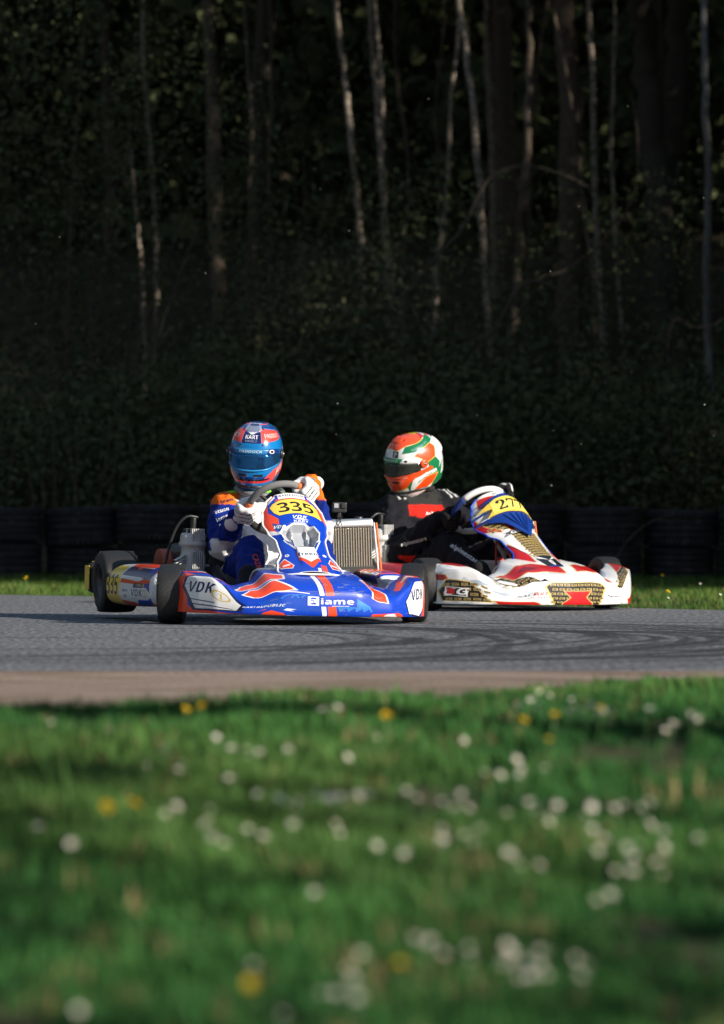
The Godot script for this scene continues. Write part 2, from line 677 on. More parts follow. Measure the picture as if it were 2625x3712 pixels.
# ------------------------------------------------------------------ the track
func road() -> void:
	var r := Raw.new()
	var uv2 := PackedVector2Array()
	var xs := []
	var x := -40.0
	while x < 40.01:
		xs.append(x)
		x += 2.0 if absf(x + 1.0) > 9.0 else 0.25
	var nv := 30
	for j in nv + 1:
		for xx in xs:
			var back := straight(EDGE_BACK, xx) + 0.05 * lump.get_noise_2d(xx * 120.0, 5.0)
			var near := -13.95 + 0.05 * lump.get_noise_2d(xx * 90.0, 31.0)
			var zz := lerpf(near, back, float(j) / nv)
			r.v.append(Vector3(xx, 0.0, zz))
			r.uv.append(Vector2(xx, zz) * 0.5)
			uv2.append(Vector2((xx + 5.0) / 10.0, (zz + 28.0) / 15.0))
	for j in nv:
		for i in xs.size() - 1:
			var p: int = j * xs.size() + i
			r.quad(p, p + xs.size(), p + xs.size() + 1, p + 1)
	var mesh := r.mesh()
	var arr := mesh.surface_get_arrays(0)
	arr[Mesh.ARRAY_TEX_UV2] = uv2
	for k in r.v.size(): arr[Mesh.ARRAY_NORMAL][k] = Vector3.UP
	var am := ArrayMesh.new()
	am.add_surface_from_arrays(Mesh.PRIMITIVE_TRIANGLES, arr)

	# rubber laid down by tyres: long thin arcs through the bend
	var im := Image.create(1024, 1536, false, Image.FORMAT_RGBA8)
	im.fill(Color(0.06, 0.06, 0.065, 0.0))
	var g := RandomNumberGenerator.new()
	g.seed = 21
	for s in 190:
		var loop := s < 140                           # loops round the bend, then long sweeps along the track
		var turn := Vector2(g.randf_range(-1.9, -0.3), g.randf_range(-18.3, -17.0)) if loop else Vector2(g.randf_range(-6.0, 6.0), g.randf_range(-52.0, -44.0))
		var rx := g.randf_range(1.5, 4.3) if loop else g.randf_range(24.0, 34.0)
		var rz := g.randf_range(1.2, 3.6) if loop else rx
		var wide := g.randf_range(0.02, 0.10) * (1.0 if g.randf() < 0.8 else 1.8)
		var dark := g.randf_range(0.25, 0.95)
		var a0 := g.randf_range(-1.7, 0.6) if loop else PI / 2 + g.randf_range(-0.16, 0.05)
		var a1 := a0 + (g.randf_range(0.5, 2.2) if loop else g.randf_range(0.03, 0.14))
		var steps := int(maxf(rx, rz) * (a1 - a0) * 75.0)
		for k in steps:
			var f := float(k) / steps
			var a := lerpf(a0, a1, f)
			var p := turn + Vector2(cos(a) * rx, sin(a) * rz)
			var px := (p.x + 5.0) / 10.0 * 1024.0
			var py := (p.y + 28.0) / 15.0 * 1536.0
			var w := maxi(1, int(wide * 102.4 * g.randf_range(0.6, 1.2)))
			var al := dark * sin(f * PI) * g.randf_range(0.3, 1.0) / sqrt(w)
			for q in w:
				for q2 in w:
					var yy := int(py) + q
					var xx := int(px) + q2
					if xx >= 0 and xx < 1024 and yy >= 0 and yy < 1536:
						var c := im.get_pixel(xx, yy)
						c.a = minf(0.8, c.a + al * (1.0 - c.a))
						im.set_pixel(xx, yy, c)
	var m := mat("asphalt", Color(0.855, 0.875, 0.91), 0.85, 0.0, 0.35)
	m.albedo_texture = noise_tex(0.05, 1024, [[0.0, L(0.02, 0.02, 0.021)], [0.34, L(0.10, 0.099, 0.098)], [0.5, L(0.19, 0.188, 0.185)], [0.66, L(0.30, 0.297, 0.29)], [1.0, L(0.5, 0.49, 0.48)]], 12, FastNoiseLite.TYPE_SIMPLEX, 6)
	m.uv1_scale = Vector3(1.0, 1.0, 1.0)
	m.heightmap_enabled = true
	m.heightmap_texture = noise_tex(0.2, 512, [], 15, FastNoiseLite.TYPE_SIMPLEX, 3)
	m.heightmap_scale = 0.35
	m.detail_enabled = true
	m.detail_uv_layer = BaseMaterial3D.DETAIL_UV_2
	m.detail_albedo = ImageTexture.create_from_image(im)
	tag(put("race_track", am, m), "grey asphalt race track with curved black rubber marks", "track", "", "structure")


# ------------------------------------------------------------------ grass
func tuft_mesh(sd: int, blades: int, high: float, spread: float, wide: float) -> ArrayMesh:
	var g := RandomNumberGenerator.new()
	g.seed = sd
	var r := Raw.new()
	for b in blades:
		var a := g.randf() * TAU
		var root := Vector3(g.randf_range(-1, 1), 0, g.randf_range(-1, 1)) * spread
		var out := Vector3(cos(a), 0, sin(a))
		var side := Vector3(-sin(a + g.randf_range(-1, 1)), 0, cos(a)).normalized()
		var h := high * g.randf_range(0.5, 1.1)
		var lean := g.randf_range(0.1, 0.8) * h
		var w := wide * g.randf_range(0.7, 1.3)
		var at := r.v.size()
		var p1 := root + Vector3.UP * h * 0.55 + out * lean * 0.3
		var p2 := root + Vector3.UP * h + out * lean
		r.v.append_array(PackedVector3Array([root - side * w, root + side * w, p1 - side * w * 0.75, p1 + side * w * 0.75, p2]))
		r.idx.append_array(PackedInt32Array([at, at + 1, at + 2, at + 1, at + 3, at + 2, at + 2, at + 3, at + 4]))
	return r.mesh()


# many copies of one small shape joined into one mesh (blades, leaves)
func scatter(called: String, mesh: Mesh, m: Material, xfs: Array, cols: Array, parent: Node3D = null) -> MeshInstance3D:
	var arr := mesh.surface_get_arrays(0)
	var ix: PackedInt32Array = arr[Mesh.ARRAY_INDEX]
	var bv := PackedVector3Array()
	var bn := PackedVector3Array()
	for k in ix:
		bv.append(arr[Mesh.ARRAY_VERTEX][k])
		bn.append(arr[Mesh.ARRAY_NORMAL][k])
	var v := PackedVector3Array()
	var nn := PackedVector3Array()
	var cc := PackedColorArray()
	var one := PackedColorArray()
	one.resize(bv.size())
	for k in xfs.size():
		var xf: Transform3D = xfs[k]
		v.append_array(xf * bv)
		nn.append_array(Transform3D(xf.basis.orthonormalized(), Vector3()) * bn)
		one.fill(cols[k])
		cc.append_array(one)
	var out := []
	out.resize(Mesh.ARRAY_MAX)
	out[Mesh.ARRAY_VERTEX] = v
	out[Mesh.ARRAY_NORMAL] = nn
	out[Mesh.ARRAY_COLOR] = cc
	var am := ArrayMesh.new()
	am.add_surface_from_arrays(Mesh.PRIMITIVE_TRIANGLES, out)
	return put(called, am, m, parent)


func grass() -> void:
	var g := RandomNumberGenerator.new()
	g.seed = 31
	var m := mat("grass_blade", Color.WHITE, 0.7, 0.0, 0.2)
	m.vertex_color_use_as_albedo = true
	m.backlight_enabled = true
	m.backlight = Color(0.28, 0.36, 0.24)
	var patch := FastNoiseLite.new()
	patch.seed = 2
	patch.frequency = 0.35
	patch.fractal_octaves = 3
	var xfs := [[], [], []]
	var cols := [[], [], []]
	for k in 34000:
		var d := lerpf(3.6, 13.2, g.randf())
		var half := d * 0.085 + 0.9
		var x := g.randf_range(-half, half)
		if g.randf() > half / 1.95: continue
		var over := d - lawn_edge(x)
		var n := patch.get_noise_2d(x * 2.2, d * 1.6)
		if over > 0.0 and g.randf() > exp(-over * 9.0) * 0.8: continue
		var n2 := patch.get_noise_2d(x * 0.9 + 50.0, d * 0.9)
		if n < -0.30 and g.randf() < 0.85: continue
		var s := g.randf_range(0.6, 1.2) * (1.0 + 0.5 * n)
		if over > -0.9: s *= 0.65
		if g.randf() < 0.02: s *= 1.4
		var c := Color(0.025, 0.086, 0.025).lerp(Color(0.055, 0.150, 0.038), clampf(n * 1.3 + 0.45 + g.randf_range(-0.2, 0.2), 0, 1))
		c = c.lerp(Color(0.095, 0.160, 0.042), clampf(n2 * 1.5, 0, 0.55))
		if g.randf() < 0.05 + 0.10 * clampf(-n2 - 0.2, 0.0, 1.0): c = c.lerp(Color(0.27, 0.19, 0.10), 0.75)
		var which := g.randi() % 3
		xfs[which].append(Transform3D(Basis(Vector3.UP, g.randf() * TAU).scaled(Vector3(s, s * g.randf_range(0.8, 1.2), s)), Vector3(x, ground_at(x, -d) - 0.004, -d)))
		cols[which].append(c)
	var lawn := Node3D.new()
	lawn.name = "lawn_grass"
	add_child(lawn)
	tag(lawn, "green lawn grass in front of the track", "grass", "", "stuff")
	for k in 3: scatter("blades", tuft_mesh(40 + k, 10, 0.048, 0.04, 0.003), m, xfs[k], cols[k], lawn)

	# the verge behind the track, up to the tyre wall
	var vx := [[], []]
	var vc := [[], []]
	for k in 30000:
		var x := g.randf_range(-6.0, 6.5)
		var z := lerpf(-20.5, -38.2, g.randf())
		var over := z - straight(EDGE_BACK, x)
		if over > -0.02: continue
		var n := patch.get_noise_2d(x * 1.6, z * 1.2)
		if over > -0.35 and g.randf() < 0.35: continue
		var s := g.randf_range(0.6, 1.15) * (1.0 + 0.4 * n)
		s *= 0.60 if z > -34.9 else 0.85
		var c := Color(0.046, 0.100, 0.022).lerp(Color(0.088, 0.145, 0.032), clampf(n * 1.2 + 0.5 + g.randf_range(-0.2, 0.2), 0, 1))
		if g.randf() < 0.06: c = c.lerp(Color(0.27, 0.22, 0.10), 0.7)
		var which := g.randi() % 2
		vx[which].append(Transform3D(Basis(Vector3.UP, g.randf() * TAU).scaled(Vector3(s, s, s)), Vector3(x, ground_at(x, z) - 0.006, z)))
		vc[which].append(c)
	var verge := Node3D.new()
	verge.name = "verge_grass"
	add_child(verge)
	tag(verge, "strip of grass between the track and the tyre wall", "grass", "", "stuff")
	for k in 2: scatter("blades", tuft_mesh(50 + k, 9, 0.085, 0.055, 0.004), m, vx[k], vc[k], verge)


# ------------------------------------------------------------------ leaves, trees, shrubs
func leaf_cluster(sd: int, count: int, reach: float, size: float) -> ArrayMesh:
	var g := RandomNumberGenerator.new()
	g.seed = sd
	var r := Raw.new()
	for k in count:
		var p := Vector3(g.randfn(), g.randfn(), g.randfn()) * reach * 0.45
		var a := Vector3(g.randfn(), g.randfn() * 0.6 - 0.2, g.randfn()).normalized()
		var s := a.cross(Vector3(g.randfn(), g.randfn(), g.randfn())).normalized()
		var n := a.cross(s)
		var l := size * g.randf_range(0.6, 1.25)
		var at := r.v.size()
		r.v.append_array(PackedVector3Array([p, p + a * l * 0.5 + s * l * 0.33 + n * l * 0.08, p + a * l, p + a * l * 0.5 - s * l * 0.33 + n * l * 0.08]))
		r.quad(at, at + 1, at + 2, at + 3)
	return r.mesh()


var clusters := {}

func bark(called: String, ramp: Array, scale: Vector3, rough := 0.9) -> void:
	var m := mat(called, Color.WHITE, rough, 0.0, 0.25)
	m.albedo_texture = noise_tex(0.03, 512, ramp, called.length(), FastNoiseLite.TYPE_SIMPLEX, 5)
	m.uv1_triplanar = true
	m.uv1_world_triplanar = true
	m.uv1_scale = scale


func wood_materials() -> void:
	bark("birch_bark", [[0.0, L(0.03, 0.026, 0.022)], [0.46, L(0.08, 0.066, 0.052)], [0.56, L(0.30, 0.245, 0.19)], [1.0, L(0.52, 0.44, 0.35)]], Vector3(0.9, 3.2, 0.9))
	bark("brown_bark", [[0.0, L(0.03, 0.024, 0.018)], [0.6, L(0.10, 0.078, 0.058)], [1.0, L(0.19, 0.15, 0.11)]], Vector3(4.0, 0.8, 4.0))
	bark("dark_bark", [[0.0, L(0.03, 0.026, 0.02)], [0.6, L(0.065, 0.056, 0.045)], [1.0, L(0.11, 0.095, 0.075)]], Vector3(4.0, 0.8, 4.0))
	bark("grey_bark", [[0.0, L(0.05, 0.047, 0.043)], [0.6, L(0.13, 0.125, 0.115)], [1.0, L(0.22, 0.21, 0.19)]], Vector3(1.4, 2.6, 1.4))
	for e in [["leaf", Color(1, 1, 1)], ]:
		var m := mat(e[0], e[1], 0.7, 0.0, 0.2)
		m.vertex_color_use_as_albedo = true
		m.backlight_enabled = true
		m.backlight = Color(0.12, 0.14, 0.08)
	clusters["small"] = [leaf_cluster(61, 26, 0.28, 0.054), leaf_cluster(62, 24, 0.30, 0.058)]
	clusters["large"] = [leaf_cluster(63, 20, 0.85, 0.27), leaf_cluster(64, 20, 0.95, 0.25)]


# leaf clusters spread through balls [(middle, radius)]; tint pairs two linear colours
func foliage(parent: Node3D, called: String, kind: String, balls: Array, per_m3: float, c0: Color, c1: Color, sd: int) -> void:
	var g := RandomNumberGenerator.new()
	g.seed = sd
	for w in 2:
		var xfs := []
		var cols := []
		for b in balls:
			var count := int(4.19 * b[1] * b[1] * b[1] * per_m3 * 0.5) + 1
			for k in count:
				var d := Vector3(g.randfn(), g.randfn(), g.randfn()).normalized() * pow(g.randf(), 0.42)
				var p: Vector3 = b[0] + Vector3(d.x, d.y * 0.85, d.z) * b[1]
				var s := g.randf_range(0.7, 1.3)
				xfs.append(Transform3D(Basis(Vector3(g.randfn(), g.randfn(), g.randfn()).normalized(), g.randf() * TAU).scaled(Vector3(s, s, s)), p))
				cols.append(c0.lerp(c1, g.randf()))
		var o := scatter(called, clusters[kind][w], M.leaf, xfs, cols, parent)
		o.set_meta("kind", "stuff")


# a tree whose trunk runs through pts (world) with radius r0 at the foot; limbs and a crown follow from the seed
func tree(called: String, label: String, group: String, pts: Array, r0: float, r1: float, bark_of: String, limbs: int, crown: Array, per_m3: float, c0: Color, c1: Color, sd: int, limb_from := 0.35) -> Node3D:
	var foot: Vector3 = pts[0]
	var t := thing(called, label, "tree", Transform3D(Basis(), foot), group)
	var rel := pts.map(func(p): return p - foot)
	var line := curve(rel, maxi(12, pts.size() * 5))
	var rad := []
	var g := RandomNumberGenerator.new()
	g.seed = sd
	for k in line.size():
		var f := float(k) / (line.size() - 1)
		rad.append(lerpf(r0, r1, f) * g.randf_range(0.93, 1.07) * (1.0 + 0.5 * exp(-f * 22.0)))
		line[k] += Vector3(g.randf_range(-1, 1), 0, g.randf_range(-1, 1)) * r0 * 0.25
	put("trunk", tube_mesh(line, rad, 10), M[bark_of], t)
	for k in limbs:
		var f := g.randf_range(limb_from, 0.97)
		var i := int(f * (line.size() - 1))
		var a := g.randf() * TAU
		var len := g.randf_range(0.8, 2.4) * (1.2 - f * 0.6)
		var dir := Vector3(cos(a), g.randf_range(0.35, 1.1), sin(a)).normalized()
		var p0: Vector3 = line[i]
		var r: float = rad[i] * g.randf_range(0.25, 0.5)
		put("limb", tube_mesh(curve([p0, p0 + dir * len * 0.5 + Vector3(0, -0.08, 0), p0 + dir * len + Vector3(0, len * 0.2, 0)], 6), [r, r * 0.9, r * 0.78, r * 0.64, r * 0.5, r * 0.36, r * 0.2], 6), M[bark_of], t)
	if crown: foliage(t, "crown", "large", crown.map(func(b): return [b[0] - foot, b[1]]), per_m3, c0, c1, sd + 500)
	return t


func crown_of(top: Vector3, reach: float, n: int, g: RandomNumberGenerator) -> Array:
	var out := []
	for k in n:
		out.append([top + Vector3(g.randfn() * reach * 0.5, g.randf_range(-1.0, 0.5) * reach * 0.9, g.randfn() * reach * 0.5), reach * g.randf_range(0.4, 0.62)])
	return out


func wood() -> void:
	wood_materials()
	var g := RandomNumberGenerator.new()
	g.seed = 77
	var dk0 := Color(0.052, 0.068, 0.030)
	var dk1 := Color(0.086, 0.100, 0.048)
	# trunks one can tell apart: [name, label, bark, foot radius, top radius, limbs, points across/up at a distance]
	var stems := [
		["birch_tree", "slim birch with pale patches, leaning above the two helmets", "birch_bark", 0.036, 0.030, 3, 44.0, [[812, 640], [806, 500], [790, 330], [772, 160], [752, 0], [735, -180]]],
		["birch_tree", "pale birch of a close pair behind the big shrub", "birch_bark", 0.042, 0.034, 2, 46.0, [[872, 640], [862, 500], [852, 300], [838, 140], [828, 0], [815, -200]]],
		["birch_tree", "thinner pale birch hugging its neighbour behind the big shrub", "birch_bark", 0.026, 0.022, 1, 45.2, [[880, 620], [868, 520], [858, 330], [856, 180], [846, 60], [838, -160]]],
		["birch_tree", "long leaning birch whose foot is bright white in the sun", "birch_bark", 0.042, 0.030, 3, 42.5, [[1108, 900], [1098, 760], [1085, 600], [1074, 400], [1056, 200], [1030, 0], [1000, -220]]],
		["birch_tree", "thick birch beyond the others, only its upper trunk sunlit", "birch_bark", 0.075, 0.06, 2, 55.0, [[1112, 760], [1110, 500], [1104, 260], [1100, 100], [1094, -20], [1085, -240]]],
		["young_tree", "brown bent sapling beside the white birch foot", "brown_bark", 0.055, 0.03, 4, 43.5, [[1132, 860], [1150, 740], [1162, 600], [1172, 440], [1182, 300], [1188, 120], [1198, -120]]],
		["birch_tree", "grey forked birch with pale blotches low on its trunk", "birch_bark", 0.04, 0.03, 4, 44.5, [[1358, 840], [1350, 700], [1340, 520], [1336, 360], [1330, 180], [1322, 20], [1314, -200]]],
		["birch_tree", "thin birch standing close to the grey forked birch", "birch_bark", 0.024, 0.018, 3, 45.5, [[1392, 760], [1386, 640], [1378, 520], [1372, 340], [1376, 160], [1384, -160]]],
		["young_tree", "slanting sapling that crosses the grey forked birch", "brown_bark", 0.026, 0.016, 2, 44.0, [[1330, 640], [1318, 520], [1305, 400], [1285, 270], [1268, 150], [1240, -40]]],
		["large_tree", "broad dark trunk of a big forest tree", "dark_bark", 0.18, 0.11, 5, 46.5, [[1512, 900], [1500, 700], [1478, 480], [1462, 300], [1448, 120], [1436, -60], [1420, -400]]],
		["large_tree", "second broad dark trunk joined at the foot to the first", "dark_bark", 0.16, 0.11, 5, 47.2, [[1508, 880], [1496, 700], [1500, 480], [1510, 300], [1516, 120], [1520, -60], [1526, -400]]],
		["ash_tree", "straight slim grey trunk beside the broad dark trunks", "grey_bark", 0.040, 0.034, 2, 41.0, [[1592, 900], [1590, 760], [1584, 560], [1588, 420], [1580, 260], [1580, 120], [1582, -40], [1580, -240]]],
		["birch_tree", "dim birch in the leafy dark, first of a pair", "birch_bark", 0.030, 0.024, 3, 48.0, [[348, 760], [352, 600], [345, 440], [332, 260], [322, 120], [318, -120]]],
		["birch_tree", "dim birch in the leafy dark, second of a pair with a broken top", "birch_bark", 0.028, 0.02, 2, 47.0, [[325, 760], [318, 620], [308, 500], [300, 400], [296, 330]]],
		["young_tree", "curved sapling left of the long leaning birch", "birch_bark", 0.030, 0.018, 2, 45.0, [[978, 640], [985, 560], [1000, 460], [1006, 380], [1012, 220], [1030, 60], [1040, -140]]],
		["young_tree", "thin dark pole tree near the leaning birch", "brown_bark", 0.024, 0.018, 2, 47.0, [[905, 620], [918, 440], [910, 300], [890, 180], [886, 0], [884, -160]]],
		["young_tree", "thin upright pole tree standing behind the slim birches", "brown_bark", 0.026, 0.02, 2, 48.0, [[600, 760], [606, 560], [604, 380], [610, 200], [606, 0], [604, -160]]],
		["young_tree", "crooked pole tree next to the thin upright one", "brown_bark", 0.026, 0.018, 3, 46.0, [[575, 620], [560, 440], [566, 300], [556, 140], [548, 0], [540, -160]]],
		["young_tree", "upright sapling between the leaning birch and the thick birch", "brown_bark", 0.026, 0.02, 2, 48.5, [[990, 560], [984, 380], [980, 220], [996, 60], [1000, -160]]],
		["young_tree", "leaning sapling high above the orange helmet", "brown_bark", 0.024, 0.018, 2, 47.5, [[1190, 360], [1196, 240], [1210, 120], [1232, -20], [1250, -160]]],
	]
	for s in stems:
		var d: float = s[6]
		var pts := []
		for p in s[7]: pts.append(Vector3((p[0] - 812.0) / 10000.0 * d, 0.5 + (1148.0 - p[1]) / 10000.0 * d, -d + g.randf_range(-0.2, 0.2)))
		# the foot goes down into the bank, the top on to the crown
		var down: Vector3 = pts[0] + (pts[0] - pts[1]).normalized() * 0.4
		down.y = ground_at(down.x, down.z) - 0.08
		if down.y < pts[0].y - 0.15: pts.push_front(down)
		var top: Vector3 = pts[-1]
		var broken: bool = s[7][-1][1] > 100
		if not broken:
			pts.append(top + Vector3(g.randf_range(-0.4, 0.4), 2.2, g.randf_range(-0.4, 0.4)))
			pts.append(top + Vector3(g.randf_range(-0.8, 0.8), 4.6, g.randf_range(-0.8, 0.8)))
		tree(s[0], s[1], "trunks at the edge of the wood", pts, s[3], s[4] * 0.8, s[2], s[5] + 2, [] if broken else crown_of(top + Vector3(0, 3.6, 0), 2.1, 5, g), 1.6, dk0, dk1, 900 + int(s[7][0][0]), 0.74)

	# the trees whose crowns roof the wood and shade it from the right
	var k := 0
	var spots := []
	for row in 5:
		for i in 9:
			spots.append(Vector2(-15.0 + i * 4.3 + g.randf_range(-1.4, 1.4) + row % 2 * 2.0, -46.0 - row * 6.2 + g.randf_range(-1.8, 1.8)))
	var inside := spots.size()
	for row in 6:                                    # along the far side of the track, beyond the frame
		for i in 6:
			if row == 2 and i < 3: continue      # a thin place where some sun comes in
			var x := 7.5 + i * 3.7 + g.randf_range(-1, 1)
			spots.append(Vector2(x, [-36.6, -39.2, -44.6, -49.6, -53.5, -58.0][row] + 0.727 * x + g.randf_range(-0.8, 0.8)))
	var belt := spots.size()
	for i in 13: spots.append(Vector2(-15.0 - g.randf_range(0, 7), -40.0 + i * 3.9 + g.randf_range(-1, 1)))      # round the clearing
	for i in 12: spots.append(Vector2(-24.0 + i * 2.7 + g.randf_range(-1, 1), 10.0 + g.randf_range(0, 6) + absf(i - 6.0) * 0.3))
	for p in spots:
		k += 1
		var role := 0 if k <= inside else (1 if k <= belt else 2)
		var foot := Vector3(p.x, ground_at(p.x, minf(p.y, 0.0)) - 0.1, p.y)
		var high := g.randf_range(10.5, 14.0) if role == 0 else g.randf_range(12.0, 16.0)
		var lean := Vector3(g.randf_range(-0.8, 0.8), 0, g.randf_range(-0.8, 0.8))
		var pts := [foot, foot + Vector3(0, high * 0.33, 0) + lean * 0.3, foot + Vector3(0, high * 0.66, 0) + lean * 0.7, foot + Vector3(0, high, 0) + lean]
		var crown := crown_of(pts[3] + Vector3(0, -high * (0.02 if role == 0 else 0.12), 0), 3.0, 7, g)
		if role > 0:
			crown.append_array(crown_of(foot + Vector3(0, high * 0.58, 0), 2.8, 5, g))
			crown.append_array(crown_of(foot + Vector3(0, high * 0.30, 0), 2.6, 5, g))
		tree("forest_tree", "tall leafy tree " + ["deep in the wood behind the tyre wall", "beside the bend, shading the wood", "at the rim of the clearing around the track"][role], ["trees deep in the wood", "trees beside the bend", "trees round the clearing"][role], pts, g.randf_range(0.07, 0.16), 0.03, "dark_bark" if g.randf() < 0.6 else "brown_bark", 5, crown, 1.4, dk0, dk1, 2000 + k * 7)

	undergrowth(g)


func undergrowth(g: RandomNumberGenerator) -> void:
	# shrubs that can be told apart
	var shrubs := [
		["leafy_shrub", "big pale-leaved shrub catching some light behind the drivers", 43.0, [[700, 800, 1.0], [800, 680, 0.75], [640, 740, 0.7], [860, 800, 0.8], [760, 900, 0.8], [620, 880, 0.7], [880, 640, 0.45], [720, 640, 0.5], [560, 800, 0.4]], Color(0.084, 0.097, 0.047), Color(0.140, 0.138, 0.082), 26.0],
		["leafy_shrub", "dark shrub at the foot of the white birch", 40.0, [[960, 900, 0.6], [1060, 930, 0.6], [1140, 940, 0.5], [930, 1010, 0.6], [1040, 1030, 0.6]], Color(0.084, 0.097, 0.047), Color(0.084, 0.097, 0.047), 22.0],
		["leafy_shrub", "low dark shrub under the broad trunks", 39.6, [[1420, 960, 0.6], [1540, 950, 0.55], [1300, 980, 0.6], [1200, 990, 0.55], [1600, 1010, 0.5], [1480, 1040, 0.5]], Color(0.052, 0.067, 0.030), Color(0.084, 0.097, 0.047), 20.0],
		["leafy_shrub", "tall dark shrub filling the wood's edge over the tyre wall", 42.0, [[120, 300, 1.0], [60, 520, 0.9], [200, 480, 0.8], [260, 260, 0.8], [30, 120, 0.9], [200, 80, 0.9], [420, 160, 0.8], [500, 360, 0.8], [450, 560, 0.8], [180, 660, 0.7]], Color(0.052, 0.067, 0.030), Color(0.084, 0.097, 0.047), 11.0],
		["leafy_shrub", "dark shrub with drooping twigs behind the blue helmet", 40.5, [[420, 900, 0.7], [520, 960, 0.6], [330, 940, 0.6], [470, 830, 0.5], [380, 1030, 0.5], [560, 1040, 0.5]], Color(0.052, 0.067, 0.030), Color(0.084, 0.097, 0.047), 20.0],
		["leafy_shrub", "low shrub growing among dry stalks by the tyre wall", 39.3, [[60, 980, 0.5], [160, 1000, 0.45], [240, 1010, 0.45], [20, 1060, 0.4], [120, 1080, 0.4]], Color(0.052, 0.067, 0.030), Color(0.084, 0.097, 0.047), 18.0],
		["leafy_shrub", "dim shrub hanging between the birches and the broad trunks", 50.0, [[1240, 560, 0.8], [1180, 700, 0.7], [1260, 780, 0.7], [1420, 700, 0.6], [1220, 260, 0.7], [1400, 300, 0.7], [1560, 500, 0.7], [1580, 200, 0.7], [1560, 760, 0.6]], Color(0.052, 0.067, 0.030), Color(0.084, 0.097, 0.047), 9.0],
		["leafy_shrub", "dim thicket behind the slim birches", 49.0, [[700, 420, 0.9], [620, 240, 0.9], [760, 180, 0.8], [940, 300, 0.8], [960, 140, 0.8], [680, 60, 0.9], [900, 480, 0.7], [1020, 560, 0.7], [560, 520, 0.8]], Color(0.052, 0.067, 0.030), Color(0.084, 0.097, 0.047), 8.0],
	]
	var n := 0
	for s in shrubs:
		n += 1
		var d: float = s[2]
		var balls := []
		for p in s[3]: balls.append([Vector3((p[0] - 812.0) / 10000.0 * d, 0.5 + (1148.0 - p[1]) / 10000.0 * d, -d + g.randf_range(-0.4, 0.4)), p[2]])
		var foot: Vector3 = balls[0][0]
		foot.y = ground_at(foot.x, foot.z)
		var t := thing(s[0], s[1], "shrub", Transform3D(Basis(), foot), "shrubs at the edge of the wood")
		for b in balls:
			b[0] -= foot
			var r := g.randf_range(0.008, 0.016)
			var bow := Vector3(g.randf_range(-0.3, 0.3), 0.1, g.randf_range(-0.2, 0.2))
			put("branch", tube_mesh(curve([Vector3(b[0].x * 0.35, -0.05, 0), b[0] * 0.5 + bow, b[0] + Vector3(0, b[1] * 0.4, 0)], 8), [r, r * 0.95, r * 0.9, r * 0.8, r * 0.7, r * 0.6, r * 0.5, r * 0.4, r * 0.25], 6), M.brown_bark, t)
		foliage(t, "foliage", "small", balls, s[6], s[4], s[5], 300 + n)

	# bowed bare branches, each rooted in the bank
	var bows := [
		["bare_branch", "long bare branch bowing over between the birches", 42.0, 0.022, [[905, 690], [930, 640], [985, 570], [1040, 510], [1072, 440], [1110, 390], [1180, 372], [1260, 390], [1320, 420]]],
		["bare_branch", "arched bare branch low behind the orange helmet", 41.5, 0.022, [[1000, 900], [1060, 800], [1120, 720], [1160, 650], [1205, 630], [1270, 660], [1340, 700], [1420, 745], [1500, 765]]],
		["bare_branch", "thin bare branch curving up towards the broad trunks", 43.0, 0.014, [[1180, 660], [1280, 600], [1370, 520], [1420, 440], [1432, 340], [1420, 220]]],
		["bare_branch", "pale broken twig sticking out by the slim grey trunk", 39.6, 0.012, [[1500, 748], [1560, 735], [1600, 728], [1640, 700]]],
		["bare_branch", "pale arched bramble stem hanging over the tyre wall", 35.2, 0.008, [[1380, 1300], [1385, 1250], [1415, 1205], [1460, 1170], [1515, 1150]]],
	]
	for s in bows:
		var d: float = s[2]
		var pts := []
		for p in s[4]: pts.append(Vector3((p[0] - 812.0) / 10000.0 * d, 0.5 + (1148.0 - p[1]) / 10000.0 * d, -d + g.randf_range(-0.05, 0.05)))
		var foot: Vector3 = pts[0]
		foot.y = minf(foot.y - 0.05, ground_at(foot.x, foot.z) - 0.03)
		if foot.y < pts[0].y - 0.2: pts.push_front(foot)
		var line := curve(pts.map(func(q): return q - pts[0]), 30)
		var rad := []
		for k in line.size(): rad.append(s[3] * (1.0 - 0.7 * k / line.size()))
		var o := put(s[0], tube_mesh(line, rad, 7), M.brown_bark, null, Transform3D(Basis(), pts[0]))
		tag(o, s[1], "branch", "bare branches at the edge of the wood")

	# dry stalks along the foot of the bank
	var stalks := [[85, 940, 120, 1120], [60, 1010, 90, 1130], [120, 960, 128, 1130], [250, 955, 205, 1130], [275, 870, 215, 1125], [150, 1000, 170, 1130], [180, 930, 160, 1120], [40, 960, 20, 1125], [300, 1010, 290, 1130], [395, 1010, 380, 1120], [420, 1035, 428, 1130], [110, 900, 95, 1100], [1270, 1010, 1300, 1130], [1500, 980, 1520, 1130], [1570, 1000, 1555, 1130], [1180, 1040, 1190, 1130]]
	var st_mesh := []
	for s in stalks:
		var d := 38.4 + g.randf_range(-0.5, 0.3)
		var top := Vector3((s[0] - 812.0) / 10000.0 * d, 0.5 + (1148.0 - s[1]) / 10000.0 * d, -d)
		var foot := Vector3((s[2] - 812.0) / 10000.0 * d, ground_at(0, -d) - 0.03, -d)
		var v := top - foot
		var bow := Vector3(v.y, -v.x, 0).normalized() * g.randf_range(-0.06, 0.06)
		var o := put("dry_stalk", tube_mesh(curve([Vector3(), v * 0.5 + bow, v, v + Vector3(g.randf_range(-0.08, 0.08), 0.06, 0)], 9), [0.007, 0.0065, 0.006, 0.006, 0.0055, 0.005, 0.005, 0.004, 0.004, 0.002], 5), M.brown_bark, null, Transform3D(Basis(), foot))
		tag(o, "thin dry plant stalk standing behind the tyre wall", "stalk", "dry stalks behind the tyre wall")

